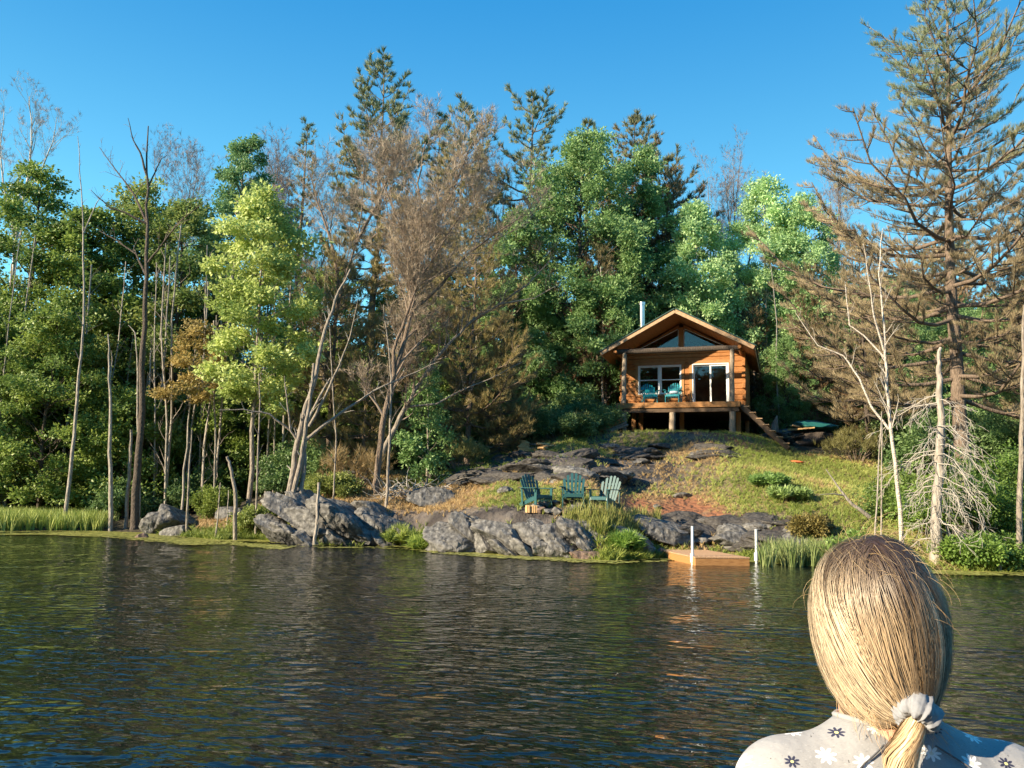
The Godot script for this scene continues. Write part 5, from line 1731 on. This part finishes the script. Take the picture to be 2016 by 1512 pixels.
# surface nets of a field; cut is an optional list of [point, normal]: what lies on the normal's side is taken away
func nets(g: Geo, lo: Vector3, hi: Vector3, cell: float, bones: Array, blobs: Array, k: float, cut: Array = [], hollow: Array = []) -> void:
	var nx := int((hi.x - lo.x) / cell) + 2
	var ny := int((hi.y - lo.y) / cell) + 2
	var nz := int((hi.z - lo.z) / cell) + 2
	var val := PackedFloat32Array()
	val.resize(nx * ny * nz)
	val.fill(1.0)
	var st := 4
	for Z in range(0, nz, st):
		for Y in range(0, ny, st):
			for X in range(0, nx, st):
				var c := lo + Vector3(X + 1.5, Y + 1.5, Z + 1.5) * cell
				var d0 := field(c, bones, blobs, k)
				if absf(d0) > cell * st * 1.1 + k * .5 and cut.is_empty() and hollow.is_empty():
					if d0 < 0.0:
						for z in range(Z, mini(Z + st, nz)):
							for y in range(Y, mini(Y + st, ny)):
								for x in range(X, mini(X + st, nx)):
									val[(z * ny + y) * nx + x] = -1.0
					continue
				for z in range(Z, mini(Z + st, nz)):
					for y in range(Y, mini(Y + st, ny)):
						for x in range(X, mini(X + st, nx)):
							var p := lo + Vector3(x, y, z) * cell
							var d := field(p, bones, blobs, k) if absf(d0) < .12 else d0
							for q in cut:
								d = maxf(d, (p - q[0]).dot(q[1]))
							for q in hollow:
								var r: Vector3 = q[1]
								d = maxf(d, -(((p - q[0]) / r).length() - 1.0) * minf(r.x, minf(r.y, r.z)))
							val[(z * ny + y) * nx + x] = d
	var id := PackedInt32Array()
	id.resize(nx * ny * nz)
	id.fill(-1)
	var base := g.v.size()
	for z in nz - 1:
		for y in ny - 1:
			for x in nx - 1:
				var o := (z * ny + y) * nx + x
				var m := 0
				if val[o] < 0.0: m += 1
				if val[o + 1] < 0.0: m += 1
				if val[o + nx] < 0.0: m += 1
				if val[o + nx + 1] < 0.0: m += 1
				var o2 := o + nx * ny
				if val[o2] < 0.0: m += 1
				if val[o2 + 1] < 0.0: m += 1
				if val[o2 + nx] < 0.0: m += 1
				if val[o2 + nx + 1] < 0.0: m += 1
				if m == 0 or m == 8: continue
				var sum := Vector3.ZERO
				var n := 0
				for e in 12:
					var ax := e / 4
					var u := Vector3i.ZERO
					u[(ax + 1) % 3] = e & 1
					u[(ax + 2) % 3] = (e >> 1) & 1
					var w := u
					w[ax] = 1
					var va := val[((z + u.z) * ny + y + u.y) * nx + x + u.x]
					var vb := val[((z + w.z) * ny + y + w.y) * nx + x + w.x]
					if (va < 0.0) != (vb < 0.0):
						sum += Vector3(u).lerp(Vector3(w), va / (va - vb))
						n += 1
				id[o] = g.v.size()
				var p := lo + (Vector3(x, y, z) + sum / n) * cell
				g.v.append(p); g.n.append(Vector3.UP); g.c.append(Color.WHITE); g.uv.append(Vector2.ZERO)
	for z in range(1, nz - 1):
		for y in range(1, ny - 1):
			for x in range(1, nx - 1):
				var o := (z * ny + y) * nx + x
				for ax in 3:
					var stp: int = [1, nx, nx * ny][ax]
					if (val[o] < 0.0) == (val[o + stp] < 0.0): continue
					var s1: int = [nx, nx * ny, 1][ax]
					var s2: int = [nx * ny, 1, nx][ax]
					var a := id[o]
					var b := id[o - s1]
					var c := id[o - s1 - s2]
					var d := id[o - s2]
					if a < 0 or b < 0 or c < 0 or d < 0: continue
					if val[o] < 0.0:
						g.ix.append_array([a, c, b, a, d, c])
					else:
						g.ix.append_array([a, b, c, a, c, d])
	# normals from the faces
	var nn := PackedVector3Array()
	nn.resize(g.v.size())
	for k2 in range(0, g.ix.size(), 3):
		var a := g.ix[k2]
		var b := g.ix[k2 + 1]
		var d := g.ix[k2 + 2]
		if a < base: continue
		var q := (g.v[d] - g.v[a]).cross(g.v[b] - g.v[a])
		nn[a] += q; nn[b] += q; nn[d] += q
	for i in range(base, g.v.size()):
		g.n[i] = nn[i].normalized()

func daisy_cloth() -> ImageTexture:
	R.seed = 1300
	var sz := 1024
	var im := Image.create(sz, sz, false, Image.FORMAT_RGB8)
	im.fill(L(.31, .31, .32).linear_to_srgb())
	for k in 26000:      # heather flecks
		var v := R.randf_range(.20, .44)
		var x := R.randi() % (sz - 6)
		im.fill_rect(Rect2i(x, R.randi() % sz, 1 + R.randi() % 5, 1), Color(v, v, v * 1.03).linear_to_srgb())
	for k in 130:
		var v := R.randf_range(.03, .12)
		im.fill_rect(Rect2i(R.randi() % (sz - 8), R.randi() % (sz - 8), 1 + R.randi() % 2, 3 + R.randi() % 5), Color(v, v, v).linear_to_srgb())
	var n := 13
	for j in n:
		for i in n:
			var cx := (i + .5 + (.5 if j % 2 else 0.0) + R.randf_range(-.2, .2)) * sz / n
			var cy := (j + .5 + R.randf_range(-.2, .2)) * sz / n
			var dark := (i + j * 2) % 3 == 0
			var rad := sz * R.randf_range(.018, .024) * (0.85 if dark else 1.0)
			var rot := R.randf() * TAU
			var pet := L(.022, .026, .06) if dark else L(.80, .81, .82)
			var eye := L(.75, .72, .30) if dark else L(.70, .70, .62)
			var ps := pet.linear_to_srgb()
			var es := eye.linear_to_srgb()
			var ri := int(rad) + 2
			for y in range(-ri, ri + 1):
				for x in range(-ri, ri + 1):
					var d := Vector2(x, y)
					var l := d.length() / rad
					if l > 1.0: continue
					var a := fposmod(d.angle() + rot, TAU / 8.0) - TAU / 16.0
					var wid := sin(a) * l
					if l < .22:
						im.set_pixel(posmod(int(cx) + x, sz), posmod(int(cy) + y, sz), es)
					elif absf(wid) < .17 * sqrt(maxf(0.0, 1.0 - pow((l - .62) / .38, 2.0))) + (.05 if l < .4 else 0.0):
						im.set_pixel(posmod(int(cx) + x, sz), posmod(int(cy) + y, sz), ps)
	return ImageTexture.create_from_image(im)

func make_person() -> void:
	var C := at(1724, 1238, 1.13)          # middle of the head
	var who := thing("person", "person with fair hair in a low side ponytail, in a daisy shirt, seen from behind", "person", C)
	var skin := mat("skin", L(.62, .34, .23), 0.5)
	skin.subsurf_scatter_enabled = true
	skin.subsurf_scatter_strength = 0.15
	var cloth := mat("shirt", Color.WHITE, 0.9)
	cloth.albedo_texture = daisy_cloth()
	cloth.heightmap_enabled = true
	cloth.heightmap_texture = grey(61, 0.06, 512, 4)
	cloth.heightmap_scale = 0.08
	var jeans := mat("jeans", L(.05, .08, .15), 0.85, grey(62, .2), Vector3.ONE * 8)
	# joints, from the middle of the head; +z looks back to the camera, the person faces -z
	var sh := [Vector3(-.145, -.200, .035), Vector3(.152, -.202, .035)]
	var el := [Vector3(-.205, -.45, .02), Vector3(.212, -.45, .02)]
	var wr := [Vector3(-.10, -.60, -.18), Vector3(.10, -.60, -.18)]
	var torso := [[Vector3(0, -.18, .012), .068, Vector3(0, -.115, .0), .050], [Vector3(0, -.27, .03), .105, Vector3(0, -.46, .02), .10], [Vector3(-.06, -.232, .045), .083, Vector3(.06, -.232, .045), .083], [sh[0] + Vector3(.02, .0, 0), .056, Vector3(-.05, -.168, .032), .058], [sh[1] + Vector3(-.02, .0, 0), .056, Vector3(.05, -.168, .032), .058],
		[Vector3(-.06, -.46, .02), .10, Vector3(-.075, -.66, .03), .12], [Vector3(.06, -.46, .02), .10, Vector3(.075, -.66, .03), .12], [Vector3(-.06, -.36, .07), .065, Vector3(-.05, -.50, .05), .08], [Vector3(.06, -.36, .07), .065, Vector3(.05, -.50, .05), .08]]
	var sleeves := [[sh[0], .062, el[0], .052], [sh[1], .062, el[1], .052]]
	# body: neck, arms, head, one skin
	var body := Geo.new()
	var bones := [[Vector3(0, -.22, .035), .062, Vector3(0, -.05, .0), .055], [Vector3(-.10, -.225, .035), .045, Vector3(.10, -.225, .035), .045]]
	for s in 2:
		var x := -1.0 if s == 0 else 1.0
		bones.append([sh[s], .045, el[s], .040])
		bones.append([el[s], .040, wr[s], .026])
		bones.append([wr[s], .026, wr[s] + Vector3(-x * .02, -.02, -.06), .034])
		for f in 4:
			var b: Vector3 = wr[s] + Vector3(-x * (.005 + .0), -.02, -.085) + Vector3((f - 1.5) * .021, 0, -.01 if f in [1, 2] else 0.0)
			var ln: float = [.036, .042, .040, .031][f]
			bones.append([b, .0095, b + Vector3(0, -.010, -ln), .0088])
			bones.append([b + Vector3(0, -.010, -ln), .0088, b + Vector3(0, -.038, -ln * 1.45), .0075])
		var tb: Vector3 = wr[s] + Vector3(-x * .035, -.01, -.04)
		bones.append([wr[s] + Vector3(-x * .01, -.01, -.03), .014, tb, .011])
		bones.append([tb, .011, tb + Vector3(-x * .012, -.015, -.04), .0085])
	nets(body, Vector3(-.34, -.72, -.36), Vector3(.34, -.12, .16), .010, bones, [], .012)
	var head := Geo.new()
	var blobs := [[Vector3(0, .012, .005), Vector3(.060, .086, .084)], [Vector3(0, -.045, -.045), Vector3(.047, .070, .055)], [Vector3(0, -.035, -.103), Vector3(.013, .024, .018)], [Vector3(0, -.075, -.090), Vector3(.024, .012, .012)], [Vector3(0, -.105, -.082), Vector3(.022, .016, .018)],
		[Vector3(-.061, -.02, -.01), Vector3(.007, .026, .017)], [Vector3(.061, -.02, -.01), Vector3(.007, .026, .017)], [Vector3(-.033, .012, -.080), Vector3(.020, .008, .012)], [Vector3(.033, .012, -.080), Vector3(.020, .008, .012)]]
	nets(head, Vector3(-.10, -.16, -.14), Vector3(.10, .14, .12), .0055, [[Vector3(0, -.16, .02), .055, Vector3(0, -.05, .0), .055]], blobs, .016)
	var b0 := body.v.size()
	body.v.append_array(head.v); body.n.append_array(head.n); body.c.append_array(head.c); body.uv.append_array(head.uv)
	for i in head.ix: body.ix.append(i + b0)
	part(who, "body", body, skin)
	for s in [-1.0, 1.0]:
		var ey := Geo.new()
		ey = rock_geo(40, Vector3(.012, .008, .006), 0, 5, 0.0)
		part(who, "eye", ey, M["white_vinyl"]).position = Vector3(s * .033, -.004, -.087)
	part(who, "lips", rock_geo(41, Vector3(.022, .006, .006), 0, 5, 0.0), mat("lips", L(.5, .16, .13), .5)).position = Vector3(0, -.073, -.101)
	# shirt
	var shirt := Geo.new()
	nets(shirt, Vector3(-.34, -.70, -.17), Vector3(.34, -.08, .21), .0075, torso + sleeves, [], .035, [[Vector3(-.235, -.42, .02), Vector3(-.27, -.96, -.02)], [Vector3(.235, -.42, .02), Vector3(.27, -.96, -.02)]].slice(0, 0), [[Vector3(-.002, -.078, .0), Vector3(.085, .048, .090)]])
	for i in shirt.v.size():
		var p := shirt.v[i]
		shirt.uv[i] = Vector2(p.x + .34, -p.y + (p.z - .05) * .6) / .60
		# soft folds between the shoulders and at the arms
		var fold := .0045 * sin(p.x * 38.0 + p.y * 55.0 + fine.get_noise_3dv(p * 60.0) * 4.0) * smoothstep(-.16, -.30, p.y)
		shirt.v[i] += shirt.n[i] * (fold + .0012 * fbm.get_noise_3dv(p * 160.0))
	shirt.smooth()
	var so := part(who, "shirt", shirt, cloth)
	# neck rib and the raglan seams
	var rib := mat("shirt_rib", L(.31, .31, .32), .95)
	var thread := mat("seam_thread", L(.10, .10, .11), .9)
	var all := torso + sleeves
	var ring := PackedVector3Array()
	for k in 41:
		var a := TAU * k / 40.0
		var best := Vector3(0, -.12, 0)
		for q in 80:
			var e := -q / 79.0 * 1.4
			var p := Vector3(-.002 + cos(a) * .085 * cos(e), -.078 + .048 * sin(e), sin(a) * .090 * cos(e))
			if field(p, all, [], .035) < 0.0:
				best = p
				break
		ring.append(best)
	var rg := Geo.new()
	rg.tube(ring, taper(.0042, .0042, 41), 6, false)
	part(so, "neck_rib", rg, rib)
	for s in [-1.0, 1.0]:
		var line := PackedVector3Array()
		var way := [Vector2(.036, -.122), Vector2(.070, -.141), Vector2(.092, -.157), Vector2(.112, -.185), Vector2(.135, -.25), Vector2(.16, -.36)]
		for k in 26:
			var f := k / 25.0 * 4.999
			var w: Vector2 = way[int(f)].lerp(way[int(f) + 1], f - int(f))
			line.append(surf(Vector3(s * w.x, w.y, .25), Vector3(s * w.x * .85, w.y - .01, .02), all) + Vector3(0, .0015, .0025))
		var sg := Geo.new()
		sg.tube(line, taper(.0012, .0012, 26), 5, false)
		part(so, "seam", sg, thread)
	# legs, seated
	var legs := Geo.new()
	var lb := []
	for s in [-1.0, 1.0]:
		lb.append([Vector3(s * .085, -.68, .02), .095, Vector3(s * .11, -.66, -.40), .065])
		lb.append([Vector3(s * .11, -.66, -.40), .062, Vector3(s * .11, -1.02, -.36), .04])
		lb.append([Vector3(s * .11, -1.05, -.36), .04, Vector3(s * .12, -1.07, -.52), .032])
	lb.append([Vector3(-.06, -.69, .03), .11, Vector3(.06, -.69, .03), .11])
	nets(legs, Vector3(-.24, -1.14, -.60), Vector3(.24, -.50, .18), .014, lb, [], .03)
	part(who, "jeans", legs, jeans)
	make_hair(who, C)

# the point where the segment from q towards the body's inside m meets the clothes
func surf(q: Vector3, m: Vector3, bones: Array) -> Vector3:
	var p := q
	var dir := (m - q).normalized()
	for k in 40:
		var d := field(p, bones, [], .035)
		if d < .0006: break
		p += dir * d * .8
	return p

func ribbon(g: Geo, p: PackedVector3Array, out: PackedVector3Array, w: float, cols: PackedColorArray) -> void:
	var b := g.v.size()
	var m := p.size()
	for i in m:
		var t := (p[mini(i + 1, m - 1)] - p[maxi(i - 1, 0)])
		var sd := t.cross(out[i]).normalized()
		var ww := w * (0.35 if i == m - 1 else 1.0)
		var nn := out[i]
		for s in [-1.0, 1.0]:
			g.v.append(p[i] + sd * s * ww); g.n.append((nn + sd * s * .5).normalized()); g.c.append(cols[i]); g.uv.append(Vector2(s, i))
	for i in m - 1:
		var a := b + i * 2
		g.ix.append_array([a, a + 2, a + 3, a, a + 3, a + 1])

func make_hair(who: Node3D, C: Vector3) -> void:
	R.seed = 1400
	var hm := mat("hair", Color.WHITE, 0.42, null, Vector3.ONE, null, 0.0, true)
	hm.metallic_specular = 0.6
	hm.backlight_enabled = true
	hm.backlight = Color(.1, .1, .1)
	var capm := mat("hair_under", L(.16, .10, .055), 0.7)
	var hair := holder(who, "hair")
	var rad := Vector3(.0735, .108, .094)
	var mid := Vector3(-.004, .012, .008)
	var crown := Vector3(-.16, .96, .26).normalized()
	var tie := at(1806, 1352, 1.065) - C
	var td := ((tie - mid) / rad).normalized()
	# what lies under the strands
	var cap := Geo.new()
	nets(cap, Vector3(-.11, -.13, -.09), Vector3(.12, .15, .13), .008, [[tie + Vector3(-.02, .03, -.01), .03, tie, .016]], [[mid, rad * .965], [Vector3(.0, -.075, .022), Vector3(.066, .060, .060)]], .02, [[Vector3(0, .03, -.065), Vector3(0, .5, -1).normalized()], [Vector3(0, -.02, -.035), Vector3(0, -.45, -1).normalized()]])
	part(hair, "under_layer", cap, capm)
	var g := Geo.new()
	var locks := 270
	for L0 in locks:
		# where this lock grows, and which way round the head it falls
		var root := Vector3.ZERO
		for tries in 60:
			root = (crown + rdir() * R.randf() * .9).normalized() if L0 < 190 else rdir()
			if root.z > -.45 and root.y > -.05: break
		var hz := Vector3(root.x - crown.x * .9, 0, root.z - crown.z * .9)
		hz = hz.normalized() if hz.length() > .04 else Vector3(R.randf_range(-1, 1), 0, R.randf_range(.1, 1)).normalized()
		if hz.z < -.35: hz = Vector3(signf(hz.x), 0, -.3).normalized()
		var tone := minf(R.randf() + (.34 if hz.x > .1 else 0.0), 1.0)  # right-hand locks lean browner: low-lights, plus shade put into the hair colour
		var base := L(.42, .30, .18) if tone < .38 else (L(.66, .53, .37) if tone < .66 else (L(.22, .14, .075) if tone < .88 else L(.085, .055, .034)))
		var lift := R.randf_range(0.0, .06) + (R.randf_range(.05, .12) if R.randf() < .16 else 0.0)
		var count := R.randi_range(34, 58)
		var low := R.randf_range(-1.0, -.45)
		var turn := R.randf_range(.30, .62)
		var slant := R.randf_range(-.12, .22)
		var late := R.randf_range(0.0, .35)
		for k in count:
			var r0 := (root + rdir() * .15).normalized()
			var hh := (hz + rdir() * .20)
			hh.y = 0
			hh = hh.normalized()
			var tdh := Vector3(td.x, 0, td.z).normalized()
			var q1 := (hh + Vector3(slant, .25, 0)).normalized()
			var q2 := (hh.lerp(tdh, turn).normalized() + Vector3(0, low + R.randf_range(-.14, .14), 0)).normalized()
			var p := PackedVector3Array()
			var out := PackedVector3Array()
			var cols := PackedColorArray()
			var my := lift + R.randf_range(0.0, .045)
			var ph := R.randf() * TAU
			var amp := R.randf_range(.002, .028)
			var near := r0.distance_to(crown)
			var steps := 18
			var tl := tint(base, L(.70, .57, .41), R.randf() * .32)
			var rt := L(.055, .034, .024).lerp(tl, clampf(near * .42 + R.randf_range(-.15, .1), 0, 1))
			for s in steps:
				var f := float(s) / (steps - 1)
				var d := (r0.bezier_interpolate(q1, q2, td, f)).normalized()
				var rise := .35 + .65 * sin(PI * f)
				var rr := rad
				if d.y < 0.0: rr.y = .141
				var pos := mid + d * rr * (1.0 + my * rise + amp * sin(f * 8.0 + ph) * f)
				var w := smoothstep(.80, 1.0, f)
				pos = pos.lerp(tie + (pos - tie) * .16, w)
				p.append(pos)
				out.append((d / rr).normalized())
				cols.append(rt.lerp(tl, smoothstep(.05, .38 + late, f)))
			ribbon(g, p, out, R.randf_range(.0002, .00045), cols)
	part(hair, "strands", g, hm, true).set_meta("kind", "stuff")
	# the tail: through the band and down
	var knot := at(1804, 1404, 1.035) - C
	var way := [tie + Vector3(-.012, .016, -.004), tie + Vector3(.001, -.010, .004), knot, at(1790, 1448, 1.015) - C, at(1772, 1490, .995) - C, at(1778, 1545, .98) - C, at(1800, 1610, .98) - C]
	var wid := [.016, .011, .010, .017, .020, .017, .006]
	var tail := Geo.new()
	for k in 900:
		var a := R.randf() * TAU
		var rr := sqrt(R.randf())
		var tone := R.randf()
		var col := tint(L(.33, .21, .11), L(.70, .53, .32), tone)
		var p := PackedVector3Array()
		var out := PackedVector3Array()
		var cols := PackedColorArray()
		var ph := R.randf() * 6.0
		for s in 19:
			var f := s / 18.0 * 5.98
			var i := int(f)
			var u := f - i
			var c0: Vector3 = way[maxi(i - 1, 0)]
			var c := (way[i] as Vector3).cubic_interpolate(way[i + 1], c0, way[mini(i + 2, 6)], u)
			var w: float = lerpf(wid[i], wid[i + 1], u) * rr
			var ang := a + f * .55
			var off := Vector3(cos(ang), 0, sin(ang) * .85) * (w + .0015 * sin(f * 3.0 + ph))
			p.append(c + off)
			out.append(Vector3(cos(ang), .1, sin(ang)).normalized())
			cols.append(col)
		ribbon(tail, p, out, R.randf_range(.0005, .001), cols)
	part(hair, "ponytail", tail, hm, true).set_meta("kind", "stuff")
	# stray hairs
	var fly := Geo.new()
	for k in 150:
		var d := (crown + rdir() * 1.0).normalized()
		if d.z < -.4: continue
		var p := PackedVector3Array()
		var pos := mid + d * rad * 1.03
		var dir := (d * .6 + (td - d * d.dot(td)).normalized() * R.randf_range(.2, 1.2) + rdir() * .5).normalized()
		for s in 7:
			p.append(pos)
			pos += dir * R.randf_range(.006, .013)
			var dd := ((pos - mid) / rad).normalized()
			dir = (dir - dd * .24 + (td - dd * dd.dot(td)) * .12 + rdir() * .10).normalized()
			var ins := ((pos - mid) / rad).length()
			if ins < 1.02: pos = mid + dd * rad * 1.02
		var col := tint(L(.42, .27, .12), L(.78, .58, .33), R.randf())
		fly.tube(p, taper(.0002, .0001, 7), 3, false, col)
	# wisps at the nape and by the left jaw
	for k in 120:
		var a := k < 60
		var b := Vector3(R.randf_range(-.078, -.055), R.randf_range(-.05, -.02), R.randf_range(.0, .05)) if a else Vector3(R.randf_range(-.05, .04), R.randf_range(-.09, -.07), R.randf_range(.055, .075))
		var p := PackedVector3Array([b])
		var dir := (Vector3(R.randf_range(.1, .55), -1.0, R.randf_range(-.1, .3)) if a else Vector3(R.randf_range(-.2, .7), -.7, .25)).normalized()
		for s in 6:
			b += dir * (R.randf_range(.012, .02) if a else R.randf_range(.006, .013))
			dir = (dir + rdir() * .16 + Vector3(-.05 if s > 3 and a else .04, 0, .02)).normalized()
			p.append(b)
		fly.tube(p, taper(.00035, .00015, 7), 3, false, tint(L(.40, .22, .10), L(.72, .50, .27), R.randf()))
	part(hair, "stray_hairs", fly, hm, true).set_meta("kind", "stuff")
	# gathered cloth hair band
	var axis := ((way[3] as Vector3) - (way[1] as Vector3)).normalized()
	var bas := basis_y(axis, 1.0, .4)
	var sc := Geo.new()
	var nu := 72
	var nv := 18
	for i in nu:
		var a := TAU * i / nu
		var ruf := .0007 * sin(a * 9.0) + .0006 * sin(a * 16.0 + 1.0) + .0010 * sin(a * 4.0) + .0005 * sin(a * 23.0 + 2.0)
		for j in nv:
			var e := TAU * j / nv
			var rr := .0125 + ruf * (1.0 + .6 * cos(e)) + .0008 * sin(e * 4.0 + a * 6.0) + .0007 * sin(e * 7.0 - a * 9.0)
			var q := Vector3(cos(a) * (.0150 + rr * cos(e)), rr * 1.5 * sin(e) + .0022 * sin(a * 2.0) + .0010 * sin(a * 7.0), sin(a) * (.0150 + rr * cos(e)))
			sc.v.append(knot + bas * q); sc.n.append(Vector3.UP); sc.c.append(Color.WHITE); sc.uv.append(Vector2(a, e))
	for i in nu:
		for j in nv:
			var a := i * nv + j
			var b := ((i + 1) % nu) * nv + j
			var c := ((i + 1) % nu) * nv + (j + 1) % nv
			var d := i * nv + (j + 1) % nv
			sc.ix.append_array([a, c, b, a, d, c])
	sc.smooth()
	if sc.n[0].dot(sc.v[0] - knot) < 0.0:
		for k in range(0, sc.ix.size(), 3):
			var q := sc.ix[k]
			sc.ix[k] = sc.ix[k + 1]
			sc.ix[k + 1] = q
		sc.smooth()
	part(who, "scrunchie", sc, mat("band_cloth", L(.30, .31, .34), .95, noise_tex(63, .02, [L(.7, .7, .72), L(1, 1, 1)], 256, 3), Vector3.ONE * 30.0))

func _ready() -> void:
	make_view()
	fbm.seed = 4; fbm.frequency = 0.03; fbm.fractal_octaves = 4
	fine.seed = 9; fine.frequency = 0.09; fine.fractal_octaves = 4
	make_materials()
	make_land()
	make_water()
	make_sprigs()
	make_cabin()
	forest()
	bank_things()
	ground_cover()
	make_person()
